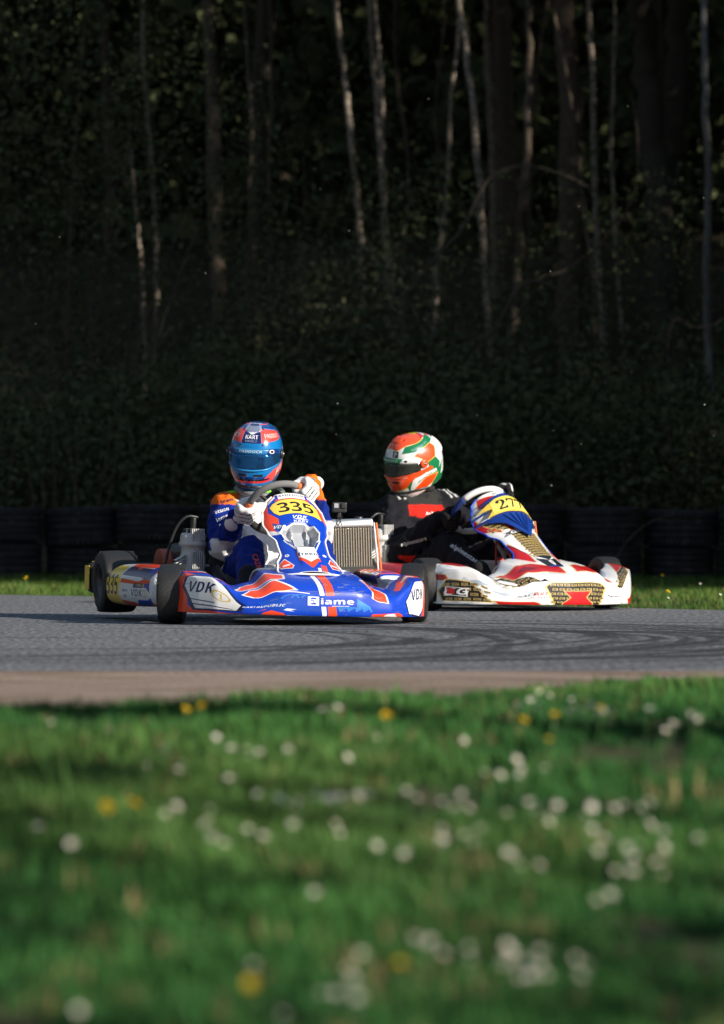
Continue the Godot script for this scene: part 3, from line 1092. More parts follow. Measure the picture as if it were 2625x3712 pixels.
	# the rest of the leafy mass that clothes the bank and the slope
	var xfs := [[], []]
	var cols := [[], []]
	for k in 4200:
		var d := 38.6 + pow(g.randf(), 1.3) * 4.6
		var x := g.randf_range(-0.11, 0.11) * d + g.randf_range(-1.5, 1.5)
		var y := ground_at(x, -d) + pow(g.randf(), 2.0) * (0.9 if d < 42.0 else 2.4)
		var s := g.randf_range(0.7, 1.4) * (1.0 if d < 44.0 else 1.7)
		var w := g.randi() % 2
		xfs[w].append(Transform3D(Basis(Vector3(g.randfn(), g.randfn(), g.randfn()).normalized(), g.randf() * TAU).scaled(Vector3(s, s, s)), Vector3(x, y, -d)))
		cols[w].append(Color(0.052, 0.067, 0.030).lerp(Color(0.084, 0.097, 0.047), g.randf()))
	var u := Node3D.new()
	u.name = "undergrowth"
	add_child(u)
	tag(u, "dark leafy undergrowth covering the bank of the wood", "undergrowth", "", "stuff")
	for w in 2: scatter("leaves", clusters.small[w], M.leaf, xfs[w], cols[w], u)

	# the far wood that closes the view
	var fx := [[], []]
	var fc := [[], []]
	for k in 5200:
		var d := g.randf_range(60.0, 78.0)
		var x := g.randf_range(-24.0, 34.0)
		var y := ground_at(x, -d) + g.randf_range(0.0, 9.0)
		var s := g.randf_range(1.2, 2.2)
		var w := g.randi() % 2
		fx[w].append(Transform3D(Basis(Vector3(g.randfn(), g.randfn(), g.randfn()).normalized(), g.randf() * TAU).scaled(Vector3(s, s, s)), Vector3(x, y, -d)))
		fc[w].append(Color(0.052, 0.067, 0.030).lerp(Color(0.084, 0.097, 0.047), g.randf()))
	var f := Node3D.new()
	f.name = "far_wood"
	add_child(f)
	tag(f, "dense dark wood on the slope closing off the view", "wood", "", "stuff")
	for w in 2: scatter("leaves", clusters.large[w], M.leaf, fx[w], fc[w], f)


# trees beside the photographer; only their shadows fall across the lawn
func near_trees() -> void:
	var g := RandomNumberGenerator.new()
	g.seed = 123
	var c0 := Color(0.03, 0.06, 0.015)
	var c1 := Color(0.07, 0.11, 0.03)
	var list := [[8.6, -3.6, 0.34, 10.5, 1.0, true], [9.4, -1.43, 0.08, 8.0, 0.6, true], [10.2, 2.4, 0.12, 8.0, 1.0, false], [8.0, 1.7, 0.10, 6.5, 1.0, false]]
	for s in list:
		var foot := Vector3(s[0], -0.3, s[1])
		var high: float = s[3]
		var pts := [foot, foot + Vector3(0.1, high * 0.35, 0.05), foot + Vector3(-0.1, high * 0.7, 0.1), foot + Vector3(0.1, high, 0)]
		var crown := crown_of(foot + Vector3(0, high * 0.92, 0), 1.8, 6, g) if s[5] else crown_of(foot + Vector3(0, high * 0.55, 0), 2.2, 7, g)
		tree("roadside_tree", "tree standing on the lawn beyond the frame, its shadow crossing the grass", "trees on the lawn beside the photographer", pts, s[2], 0.03, "brown_bark", 4, crown, 0.8, c0, c1, int(s[0] * 100))


# ------------------------------------------------------------------ the tyre wall
func tyre_wall() -> void:
	var g := RandomNumberGenerator.new()
	g.seed = 8
	var m := mat("old_rubber", Color.WHITE, 0.75, 0.0, 0.35)
	m.albedo_texture = noise_tex(0.02, 256, [[0.0, L(0.010, 0.010, 0.011)], [0.55, L(0.018, 0.018, 0.019)], [0.8, L(0.034, 0.033, 0.032)], [1.0, L(0.11, 0.108, 0.105)]], 4)
	triplanar(m, 2.0)
	m.uv1_world_triplanar = true
	# a car tyre lying flat: turned about x, then stood up
	var shapes := []
	for v in 3:
		var wd := [0.275, 0.295, 0.315][v] as float
		var rr := [0.285, 0.305, 0.295][v] as float
		var prof := []
		prof.append_array([Vector2(-wd * 0.36, 0.19), Vector2(-wd * 0.48, 0.21), Vector2(-wd * 0.50, 0.245), Vector2(-wd * 0.47, rr - 0.035), Vector2(-wd * 0.42, rr - 0.014), Vector2(-wd * 0.36, rr)])
		for q in 4:                                  # grooves round the tread
			var c := (-0.27 + 0.18 * q) * wd
			prof.append_array([Vector2(c - 0.009, rr + 0.002), Vector2(c - 0.006, rr - 0.009), Vector2(c + 0.006, rr - 0.009), Vector2(c + 0.009, rr + 0.002)])
		prof.append_array([Vector2(wd * 0.36, rr), Vector2(wd * 0.42, rr - 0.014), Vector2(wd * 0.47, rr - 0.035), Vector2(wd * 0.50, 0.245), Vector2(wd * 0.48, 0.21), Vector2(wd * 0.36, 0.19)])
		var tread := Raw.new()
		tread.lathe(prof, 40)
		# blocks along both shoulders
		var blocks := Raw.new()
		for k in 44:
			var a := TAU * k / 44.0
			for s in [-1.0, 1.0]:
				blocks.box(Transform3D(Basis(Vector3.RIGHT, a), Vector3()) * Transform3D(Basis(), Vector3(s * wd * 0.40, rr - 0.006, 0)), Vector3(wd * 0.14, 0.018, 0.026), 0.004)
		shapes.append([tread.mesh(), blocks.mesh(), wd])
	var x := -5.3
	var i := 0
	while x < 5.6:
		var z := -36.0 + (0.07 if i % 2 == 0 else -0.05) + g.randf_range(-0.03, 0.03)
		var y := -0.055
		for row in 2:
			var s = shapes[g.randi() % 3]
			var t := thing("car_tyre", "worn black car tyre lying flat in the %s row of the tyre wall" % ["bottom", "top"][row], "tyre", Transform3D(Basis(Vector3(g.randf_range(-1, 1), 0, g.randf_range(-1, 1)).normalized(), g.randf_range(0.0, 0.035)) * Basis(Vector3.UP, g.randf() * TAU) * Basis(Vector3.BACK, PI / 2), Vector3(x + g.randf_range(-0.02, 0.02), y + s[2] / 2.0, z + g.randf_range(-0.02, 0.02))), "tyres of the tyre wall, %s row" % ["bottom", "top"][row])
			put("carcass", s[0], m, t)
			put("tread_blocks", s[1], m, t).set_meta("kind", "stuff")
			y += s[2]
		x += 0.605
		i += 1


# ------------------------------------------------------------------ flowers
func flowers() -> void:
	var g := RandomNumberGenerator.new()
	g.seed = 14
	var white := mat("daisy_petal", L(0.70, 0.70, 0.68), 0.6)
	white.backlight_enabled = true
	white.backlight = Color(0.4, 0.4, 0.4)
	var gold := mat("daisy_centre", L(0.70, 0.42, 0.03), 0.8)
	var yolk := mat("dandelion_petal", L(0.80, 0.58, 0.015), 0.65)
	var stem := mat("flower_stem", L(0.07, 0.16, 0.04), 0.6)
	var pr := Raw.new()
	for k in 17:
		var a := TAU * k / 17.0
		var o := Vector3(cos(a), 0, sin(a))
		var s := Vector3(-sin(a), 0, cos(a))
		var at := pr.v.size()
		var up := 0.002 * (k % 3)
		pr.v.append_array(PackedVector3Array([o * 0.003, o * 0.008 + s * 0.0019 + Vector3(0, up, 0), o * 0.0125 + s * 0.0012 + Vector3(0, up + 0.001, 0), o * 0.0125 - s * 0.0012 + Vector3(0, up + 0.001, 0), o * 0.008 - s * 0.0019 + Vector3(0, up, 0)]))
		pr.idx.append_array(PackedInt32Array([at, at + 1, at + 2, at, at + 2, at + 3, at, at + 3, at + 4]))
	var petals := pr.mesh()
	var dome := Raw.new()
	dome.grid(10, 4, func(u, v): return Vector3(sin(v * PI / 2) * 0.0042 * cos(u * TAU), 0.0012 + 0.0026 * cos(v * PI / 2), sin(v * PI / 2) * 0.0042 * sin(u * TAU)))
	var centre := dome.mesh()
	var dn := Raw.new()
	for k in 90:
		var f := k / 90.0
		var a := k * 2.39996
		var tilt := f * 1.35
		var o := Vector3(cos(a) * sin(tilt), cos(tilt), sin(a) * sin(tilt))
		var s := Vector3(-sin(a), 0, cos(a))
		var l := 0.009 + 0.009 * f
		var at := dn.v.size()
		dn.v.append_array(PackedVector3Array([o * 0.002, o * l + s * 0.0016, o * l - s * 0.0016]))
		dn.idx.append_array(PackedInt32Array([at, at + 1, at + 2]))
	var heads := dn.mesh()
	# [across, away]: read off the lawn
	var bunch := DAISIES.duplicate()                 # daisies grow in loose bunches
	for k in 40:
		var q = DAISIES[g.randi() % 117]
		bunch.append([q[0] + g.randfn() * 0.03, clampf(q[1] + g.randfn() * 0.10, 4.5, 11.0)])
	for set in [["daisy", bunch], ["dandelion", DANDELIONS]]:
		for p in set[1]:
			var dandy: bool = set[0] == "dandelion"
			var far: bool = p[1] > 20.0
			var h := g.randf_range(0.045, 0.075) if not far else g.randf_range(0.09, 0.13)
			var y := ground_at(p[0], -p[1])
			var t := thing(set[0], ("yellow dandelion in bloom " if dandy else "white daisy in bloom ") + ("on the verge before the tyre wall" if far else "in the lawn before the track"), "flower", Transform3D(Basis(Vector3.UP, g.randf() * TAU), Vector3(p[0], y, -p[1])), ("yellow dandelions" if dandy else "white daisies") + (" on the verge" if far else " in the lawn"))
			var lean := Vector3(g.randf_range(-0.01, 0.01), h, g.randf_range(-0.01, 0.01))
			put("stem", tube_mesh([Vector3(), lean * 0.5 + Vector3(0.002, 0, 0), lean], 0.0012 if not dandy else 0.002, 5), stem, t)
			var sc := g.randf_range(0.38, 0.74) if not dandy else g.randf_range(0.55, 0.85)
			# blooms turn to the light
			var tip := Basis(Vector3(g.randf_range(0.2, 0.9), 0, g.randf_range(-0.9, 0.3)).normalized(), g.randf_range(0.2, 0.9))
			tip = Basis(Vector3.UP, -t.rotation.y) * tip
			var xf := Transform3D(tip.scaled(Vector3(sc, sc, sc)), lean)
			if dandy:
				put("bloom", heads, yolk, t, xf)
			else:
				put("petals", petals, white, t, xf)
				put("centre", centre, gold, t, xf)


# ------------------------------------------------------------------ insects in the sunlit air
func insects() -> void:
	var g := RandomNumberGenerator.new()
	g.seed = 55
	var m := mat("insect_wing", L(0.62, 0.60, 0.55), 0.5)
	m.backlight_enabled = true
	m.backlight = Color(0.5, 0.5, 0.5)
	var wing := Raw.new()
	wing.grid(3, 3, func(u, v): return Vector3(0.0005 + u * 0.0045, 0.0012 * sin(u * 2.0), (v - 0.5) * 0.003 * sin(0.3 + u * 2.6)))
	var wings := wing.mesh()
	var trunk := tube_mesh([Vector3(0, 0, -0.0035), Vector3(0, 0, -0.001), Vector3(0, 0.0002, 0.002), Vector3(0, 0, 0.0032)], [0.0004, 0.001, 0.0009, 0.0003], 6)
	for k in 28:
		var d := g.randf_range(17.5, 27.0)
		var p := Vector3(g.randf_range(-0.085, 0.085) * d, 0.5 + g.randf_range(-0.008, 0.095) * d, -d)
		if p.y < 0.35: continue
		var t := thing("flying_insect", "tiny pale insect flying in the sunlit air", "insect", Transform3D(Basis(Vector3(g.randfn(), g.randfn(), g.randfn()).normalized(), g.randf() * TAU), p), "insects in the air")
		put("body", trunk, m, t)
		put("wing", wings, m, t)
		put("wing", wings, m, t, Transform3D(Basis(Vector3.UP, PI), Vector3()))


const DAISIES := [[-0.064, 9.62], [-0.056, 9.36], [0.376, 9.96], [0.373, 9.62], [0.421, 9.84], [0.481, 9.96], [0.474, 9.62], [0.482, 9.4], [0.494, 9.26], [0.332, 9.4], [0.528, 9.3], [0.425, 9.28], [-0.619, 8.88], [-0.491, 8.74], [-0.271, 8.6], [-0.239, 8.52], [-0.223, 8.46], [-0.203, 8.44], [-0.146, 8.46], [-0.345, 8.34], [-0.338, 8.2], [-0.231, 8.12], [-0.035, 8.44], [0.02, 8.7], [0.194, 8.68], [0.231, 8.16], [0.259, 8.14], [0.283, 8.14], [0.294, 8.1], [0.332, 8.18], [0.599, 8.84], [0.673, 9.06], [0.672, 8.96], [0.623, 9.06], [0.583, 9.14], [-0.172, 7.74], [-0.149, 7.76], [-0.126, 7.8], [-0.102, 7.74], [-0.087, 7.78], [-0.076, 7.8], [-0.06, 7.74], [-0.04, 7.74], [-0.029, 7.78], [-0.009, 7.8], [0.002, 7.78], [0.022, 7.74], [-0.111, 7.68], [-0.051, 7.68], [-0.334, 7.56], [-0.32, 7.58], [-0.259, 7.56], [-0.25, 7.52], [0.082, 7.74], [0.095, 7.7], [0.14, 7.66], [0.155, 7.64], [0.174, 7.64], [0.238, 7.52], [0.287, 7.58], [0.292, 7.52], [0.323, 7.54], [0.332, 7.58], [0.384, 7.48], [0.376, 7.26], [0.418, 7.5], [0.452, 7.56], [0.461, 7.52], [0.493, 7.72], [0.492, 7.26], [0.495, 7.2], [0.543, 7.16], [-0.534, 7.4], [-0.473, 7.14], [-0.255, 7.36], [-0.248, 7.26], [-0.197, 7.38], [-0.156, 7.36], [-0.112, 7.36], [-0.034, 7.32], [0.02, 7.2], [0.07, 7.16], [0.071, 7.08], [0.135, 7.2], [0.162, 7.28], [0.179, 7.22], [0.23, 7], [0.239, 6.98], [0.279, 7], [0.418, 6.94], [0.424, 6.92], [0.464, 6.94], [0.466, 6.88], [0.351, 6.52], [0.359, 6.56], [-0.074, 6.64], [0.071, 6.02], [0.083, 6], [0.091, 5.98], [0.102, 5.92], [0.135, 5.94], [0.149, 6], [0.185, 6], [0.195, 5.96], [0.207, 5.94], [0.221, 5.92], [0.227, 5.86], [0.231, 5.8], [0.287, 5.88], [0.282, 5.84], [-0.053, 5.72], [-0.029, 5.66], [-0.007, 5.62], [-0.001, 5.92], [-0.138, 5.82], [-0.346, 5.48], [-0.094, 5.48], [2.047, 27], [1.907, 23.6], [1.61, 23.4]]
const DANDELIONS := [[-0.38, 9.46], [-0.335, 9.3], [0.37, 8.64], [-0.434, 7.54], [-0.394, 7.62], [0.325, 9.08], [0.393, 9.18], [0.491, 9.22], [0.045, 5.82], [-0.153, 5.74], [0.052, 9], [-2.165, 28.6], [-2.19, 29.2], [2.114, 31.5], [1.68, 24.6], [1.318, 27]]


# ------------------------------------------------------------------ liveries (flat print)
var BLUE := L(0.002, 0.045, 0.45)
var NAVY := L(0.004, 0.010, 0.085)
var CYAN := L(0.03, 0.22, 0.55)
var ORANGE := L(0.80, 0.062, 0.018)
var WHITE := L(0.78, 0.78, 0.78)
var YELLOW := L(0.86, 0.60, 0.075)
var BLACK := L(0.010, 0.010, 0.011)
var RED := L(0.50, 0.009, 0.012)
var GOLD := L(0.62, 0.45, 0.15)
var PALE := L(0.36, 0.43, 0.53)
var GREEN := L(0.005, 0.16, 0.055)


func grime(p: Print, sd: int, n: int, low: float) -> void:     # rubber streaks, scrapes and stone chips, thickest along the scraped lower edge
	var g := RandomNumberGenerator.new()
	g.seed = sd
	for k in n:
		var q := Vector2(g.randf(), 1.0 - pow(g.randf(), 2.0) * low)
		var l := g.randf_range(0.004, 0.03)
		p.line(q, q + Vector2(l, g.randf_range(-0.01, 0.01)), g.randf_range(0.0015, 0.006), [L(0.05, 0.05, 0.05), L(0.18, 0.16, 0.14), L(0.30, 0.28, 0.25), L(0.10, 0.09, 0.085)][k % 4])
	for k in n:
		p.disc(Vector2(g.randf(), g.randf()), g.randf_range(0.001, 0.0032), [L(0.05, 0.05, 0.05), L(0.35, 0.34, 0.33)][k % 2], 6)


func print_blue_nose() -> ImageTexture:
	var p := Print.new(1024, 512, BLUE)
	var g := RandomNumberGenerator.new()
	g.seed = 4
	# fine hatching
	for k in 46: p.line(Vector2(0.31 + k * 0.0036, 0.60), Vector2(0.335 + k * 0.0036, 0.84), 0.004, L(0.012, 0.075, 0.42))
	for k in 30: p.line(Vector2(0.555 + k * 0.0036, 0.84 - (k % 7) * 0.012), Vector2(0.545 + k * 0.0036, 0.58 + absf(k - 14.0) * 0.010), 0.006, CYAN)
	for k in 26: p.line(Vector2(0.05 + k * 0.008, 0.16), Vector2(0.06 + k * 0.008, 0.27), 0.005, NAVY)
	# bottom band
	p.P([0.0, 0.70, 0.05, 0.88, 0.28, 0.93, 0.33, 0.80, 0.40, 0.93, 0.62, 0.95, 0.62, 1.0, 0.0, 1.0], ORANGE)
	p.P([0.27, 0.93, 0.34, 0.80, 0.36, 0.80, 0.31, 0.95], BLUE)
	p.line(Vector2(0.40, 0.925), Vector2(0.66, 0.955), 0.014, WHITE)
	p.P([0.66, 0.90, 0.76, 0.84, 0.80, 0.95, 0.64, 1.0], ORANGE)
	p.P([0.70, 0.92, 0.74, 0.87, 0.76, 0.93], WHITE)
	# the flank: orange rim, white plate with a blue border
	p.P([0.0, 0.22, 0.06, 0.20, 0.11, 0.34, 0.03, 0.44, 0.05, 0.82, 0.10, 0.93, 0.0, 0.95], ORANGE)
	p.P([0.02, 0.56, 0.045, 0.36, 0.085, 0.30, 0.20, 0.40, 0.27, 0.66, 0.255, 0.90, 0.075, 0.90], NAVY)
	p.P([0.034, 0.56, 0.055, 0.40, 0.09, 0.345, 0.19, 0.435, 0.255, 0.68, 0.24, 0.865, 0.085, 0.865], WHITE)
	p.word(word_tri("VDK"), Vector2(0.108, 0.585), 0.135, NAVY, 0.60, 0.25, 0.08)
	p.ring(Vector2(0.185, 0.66), 0.065, 0.016, GOLD)
	p.word(word_tri("1", "Droid Serif"), Vector2(0.185, 0.66), 0.085, GOLD, 0.7)
	p.line(Vector2(0.06, 0.735), Vector2(0.16, 0.775), 0.012, NAVY)
	p.line(Vector2(0.075, 0.80), Vector2(0.225, 0.84), 0.014, NAVY)
	p.word(word_tri("KARTREPUBLIC"), Vector2(0.325, 0.735), 0.042, WHITE, 0.65, 0.2, 0.06)
	p.P([0.395, 0.80, 0.425, 0.815, 0.405, 0.83, 0.42, 0.86, 0.40, 0.845, 0.385, 0.83], WHITE)
	# horn tops
	p.P([0.05, 0.10, 0.16, 0.13, 0.24, 0.26, 0.13, 0.20, 0.06, 0.17], ORANGE)
	p.P([0.12, 0.13, 0.165, 0.14, 0.21, 0.22, 0.15, 0.19], WHITE)
	# deck patches
	p.O([0.245, 0.30, 0.27, 0.18, 0.36, 0.16, 0.405, 0.25, 0.40, 0.31, 0.33, 0.28], ORANGE, WHITE, 0.012)
	p.O([0.262, 0.40, 0.29, 0.32, 0.375, 0.315, 0.425, 0.49, 0.30, 0.50], ORANGE, WHITE, 0.014)
	p.line(Vector2(0.36, 0.495), Vector2(0.46, 0.545), 0.012, WHITE)
	for k in 3: p.ring(Vector2(0.405 + k * 0.03, 0.62), 0.05, 0.008, CYAN, PI, TAU)
	# centre stripe
	p.P([0.478, 0.0, 0.492, 0.0, 0.517, 1.0, 0.503, 1.0], WHITE)
	p.P([0.498, 0.0, 0.522, 0.0, 0.548, 1.0, 0.522, 1.0], ORANGE)
	# engine maker's word
	p.P([0.452, 0.575, 0.606, 0.575, 0.606, 0.76, 0.452, 0.76], BLUE)
	p.O([0.462, 0.60, 0.486, 0.60, 0.486, 0.735, 0.462, 0.735], BLUE, WHITE, 0.018)
	p.word(word_tri("a"), Vector2(0.474, 0.667), 0.065, WHITE, 0.65)
	p.word(word_tri("iame"), Vector2(0.546, 0.668), 0.105, WHITE, 0.66)
	p.line(Vector2(0.53, 0.748), Vector2(0.58, 0.748), 0.008, WHITE)
	# the other flank
	p.O([0.635, 0.28, 0.675, 0.20, 0.715, 0.33, 0.72, 0.56, 0.66, 0.54, 0.665, 0.40], ORANGE, WHITE, 0.012)
	p.P([0.76, 0.26, 0.80, 0.15, 0.90, 0.10, 0.95, 0.14, 0.95, 0.22, 0.83, 0.24, 0.78, 0.36], ORANGE)
	p.P([0.80, 0.22, 0.83, 0.16, 0.90, 0.15, 0.91, 0.19, 0.83, 0.21], WHITE)
	p.P([0.925, 0.34, 0.985, 0.42, 1.0, 0.40, 1.0, 1.0, 0.86, 1.0, 0.93, 0.90, 0.955, 0.60], ORANGE)
	p.O([0.80, 0.66, 0.86, 0.44, 0.93, 0.37, 0.955, 0.50, 0.945, 0.80, 0.90, 0.92, 0.82, 0.90], WHITE, NAVY, 0.012)
	p.word(word_tri("VDK"), Vector2(0.882, 0.625), 0.135, NAVY, 0.58, 0.2, -0.10)
	# scuffs and dirt where the nose has been rubbed
	for k in 90:
		var q := Vector2(g.randf_range(0.50, 0.70), g.randf_range(0.36, 0.56))
		p.line(q, q + Vector2(g.randf_range(-0.02, 0.02), g.randf_range(-0.008, 0.008)), g.randf_range(0.002, 0.006), [L(0.12, 0.12, 0.13), L(0.28, 0.27, 0.25), NAVY][k % 3])
	for k in 40:
		var q := Vector2(g.randf(), g.randf_range(0.6, 1.0))
		p.disc(q, g.randf_range(0.001, 0.004), L(0.16, 0.14, 0.12), 6)
	grime(p, 61, 110, 0.5)
	return p.tex()


func print_blue_panel() -> ImageTexture:
	var p := Print.new(512, 1024, BLUE)
	for k in 40: p.line(Vector2(0.10 + k * 0.02, 0.33), Vector2(0.06 + k * 0.022, 0.70), 0.0016, L(0.008, 0.05, 0.36))
	# top: red shoulders, white badge
	p.P([0, 0, 1, 0, 1, 0.30, 0.86, 0.24, 0.88, 0.09, 0.12, 0.09, 0.10, 0.20, 0.22, 0.30, 0.20, 0.43, 0, 0.43], ORANGE)
	p.P([0.30, -0.1, 0.70, -0.1, 0.71, 0.075, 0.29, 0.075], WHITE)
	p.P([0.25, -0.1, 0.29, -0.1, 0.285, 0.08, 0.25, 0.06], BLUE)
	p.P([0.71, -0.1, 0.75, -0.1, 0.755, 0.06, 0.715, 0.08], BLUE)
	p.word(word_tri("KVDESIGN"), Vector2(0.5, 0.034), 0.030, NAVY, 1.0, 0.25)
	p.P([0.13, 0.075, 0.25, 0.025, 0.25, 0.05, 0.135, 0.10], WHITE)
	p.P([0.135, 0.10, 0.25, 0.05, 0.255, 0.075, 0.14, 0.13], BLUE)
	p.P([0.75, 0.025, 0.88, 0.075, 0.88, 0.10, 0.75, 0.05], WHITE)
	p.P([0.75, 0.05, 0.88, 0.10, 0.87, 0.13, 0.75, 0.075], BLUE)
	# number plate
	p.O([0.13, 0.145, 0.18, 0.11, 0.30, 0.085, 0.70, 0.085, 0.82, 0.11, 0.87, 0.15, 0.92, 0.285, 0.80, 0.265, 0.50, 0.255, 0.24, 0.265, 0.17, 0.22], YELLOW, NAVY, 0.005)
	p.word(word_tri("335"), Vector2(0.52, 0.175), 0.118, BLACK, 1.12, -0.06)
	p.word(word_tri("VDK"), Vector2(0.54, 0.293), 0.034, WHITE, 1.3, 0.3)
	p.ring(Vector2(0.54, 0.293), 0.03, 0.004, GOLD, 0.6, 2.5)
	p.word(word_tri("KART"), Vector2(0.55, 0.345), 0.024, WHITE, 1.5)
	p.P([0.42, 0.322, 0.55, 0.312, 0.68, 0.322, 0.55, 0.328], WHITE)
	p.P([0.12, 0.33, 0.30, 0.40, 0.36, 0.46, 0.13, 0.42], L(0.01, 0.07, 0.26))
	p.word(word_tri("VDK"), Vector2(0.21, 0.39), 0.034, WHITE, 1.0, 0.2, 0.25)
	p.P([0.06, 0.40, 0.20, 0.46, 0.20, 0.49, 0.05, 0.45], WHITE)
	# the scoop: pale moulding
	p.O([0.20, 0.46, 0.27, 0.40, 0.42, 0.37, 0.58, 0.37, 0.73, 0.40, 0.80, 0.46, 0.76, 0.56, 0.63, 0.64, 0.37, 0.64, 0.24, 0.56], L(0.33, 0.35, 0.39), WHITE, 0.010)
	p.line(Vector2(0.38, 0.42), Vector2(0.40, 0.63), 0.006, WHITE)
	p.line(Vector2(0.62, 0.42), Vector2(0.60, 0.63), 0.006, WHITE)
	p.line(Vector2(0.22, 0.56), Vector2(0.36, 0.70), 0.008, WHITE)
	p.line(Vector2(0.78, 0.56), Vector2(0.66, 0.70), 0.008, WHITE)
	# tongue
	p.P([0.37, 0.64, 0.63, 0.64, 0.68, 0.76, 0.68, 0.84, 0.50, 0.93, 0.34, 0.84, 0.34, 0.76], ORANGE)
	p.P([0.37, 0.64, 0.63, 0.64, 0.67, 0.76, 0.67, 0.81, 0.50, 0.875, 0.35, 0.81, 0.35, 0.76], WHITE)
	p.word(word_tri("freem"), Vector2(0.51, 0.775), 0.040, NAVY, 1.15)
	p.P([0.36, 0.655, 0.64, 0.655, 0.62, 0.685, 0.40, 0.685], NAVY)
	# lower corners and the stripe
	p.O([0.03, 0.83, 0.15, 0.78, 0.24, 0.88, 0.20, 0.91, 0.06, 0.88], ORANGE, WHITE, 0.006)
	p.line(Vector2(0.10, 0.86), Vector2(0.18, 0.86), 0.014, WHITE)
	p.O([0.80, 0.84, 0.85, 0.78, 0.97, 0.82, 0.94, 0.89, 0.82, 0.91], ORANGE, WHITE, 0.006)
	p.line(Vector2(0.84, 0.86), Vector2(0.92, 0.86), 0.014, WHITE)
	p.P([0.57, 0.93, 0.62, 0.93, 0.60, 1.0, 0.55, 1.0], WHITE)
	p.P([0.64, 0.89, 0.73, 0.89, 0.70, 1.0, 0.62, 1.0], ORANGE)
	p.disc(Vector2(0.20, 0.745), 0.016, WHITE)
	p.disc(Vector2(0.20, 0.745), 0.008, L(0.1, 0.1, 0.1))
	p.disc(Vector2(0.78, 0.745), 0.016, WHITE)
	# pale rolled edge
	p.P([0, 0.985, 1, 0.985, 1, 1, 0, 1], WHITE)
	p.P([0, 0, 1, 0, 1, 0.012, 0, 0.012], WHITE)
	return p.tex()


func print_blue_pod() -> ImageTexture:                # u runs forwards to backwards, v from top to bottom
	var p := Print.new(512, 256, WHITE)
	p.P([0, 0, 1, 0, 1, 0.10, 0, 0.22], WHITE)
	p.P([0.12, 0, 0.7, 0, 0.62, 0.06, 0.10, 0.08], ORANGE)
	p.P([0.10, 0.10, 0.66, 0.05, 0.68, 0.26, 0.30, 0.30, 0.22, 0.34, 0.0, 0.34, 0.0, 0.24], NAVY)
	p.P([0.0, 0.36, 0.24, 0.34, 0.32, 0.40, 0.66, 0.34, 0.68, 0.44, 0.30, 0.48, 0.0, 0.50], ORANGE)
	p.P([0.40, 0.08, 0.5, 0.06, 0.46, 0.14], ORANGE)
	p.P([0.0, 0.44, 0.20, 0.44, 0.42, 0.46, 0.42, 0.56, 0.18, 0.54, 0.06, 0.74, 0.16, 0.84, 0.34, 0.84, 0.42, 0.98, 0.0, 1.0], BLUE)
	p.P([0.0, 0.52, 0.08, 0.52, 0.02, 0.76, 0.0, 0.80], ORANGE)
	p.P([0.0, 0.86, 0.12, 0.90, 0.22, 1.0, 0.0, 1.0], ORANGE)
	p.P([0.42, 0.90, 0.68, 0.86, 0.66, 1.0, 0.40, 1.0], ORANGE)
	p.P([0.20, 0.45, 0.40, 0.44, 0.40, 0.54, 0.20, 0.54], BLACK)
	p.word(word_tri("CAIRA F."), Vector2(0.30, 0.49), 0.055, WHITE, -1.0)
	p.P([0.20, 0.45, 0.215, 0.45, 0.215, 0.54, 0.20, 0.54], RED)
	p.P([0.215, 0.45, 0.23, 0.45, 0.23, 0.54, 0.215, 0.54], YELLOW)
	p.word(word_tri("VDK"), Vector2(0.36, 0.67), 0.17, NAVY, -0.95, 0.1)
	p.ring(Vector2(0.20, 0.68), 0.085, 0.022, GOLD)
	p.word(word_tri("1", "Droid Serif"), Vector2(0.20, 0.68), 0.11, GOLD, -1.0)
	p.word(word_tri("iame"), Vector2(0.585, 0.62), 0.075, NAVY, -1.0)
	p.word(word_tri("AF"), Vector2(0.585, 0.76), 0.075, NAVY, -1.0)
	p.P([0.70, 0.06, 1.0, 0.03, 1.0, 1.0, 0.66, 1.0, 0.70, 0.70, 0.68, 0.40], YELLOW)
	p.word(word_tri("335"), Vector2(0.84, 0.50), 0.50, BLACK, -0.42)
	p.P([0.0, 0.0, 0.09, 0.0, 0.11, 0.5, 0.09, 1.0, 0.0, 1.0], WHITE)
	p.P([0.03, 0.0, 0.20, 0.0, 0.22, 0.22, 0.05, 0.18], BLUE)
	p.P([0.05, 0.0, 0.09, 0.0, 0.12, 0.2, 0.08, 0.2], ORANGE)
	grime(p, 63, 110, 0.5)
	return p.tex()


func chips(p: Print, x0: float, y0: float, x1: float, y1: float, nx: int, ny: int) -> void:   # the small repeated badge on the white kart
	for j in ny:
		for i in nx:
			var w := (x1 - x0) / nx
			var h := (y1 - y0) / ny
			var c := Vector2(x0 + (i + 0.5 + (j % 2) * 0.3) * w, y0 + (j + 0.5) * h)
			p.O([c.x - w * 0.34, c.y - h * 0.24, c.x + w * 0.34, c.y - h * 0.24, c.x + w * 0.34, c.y + h * 0.24, c.x - w * 0.34, c.y + h * 0.24], BLACK, GOLD, 0.004)
			p.word(word_tri("CG"), c, h * 0.28, GOLD, 1.2)


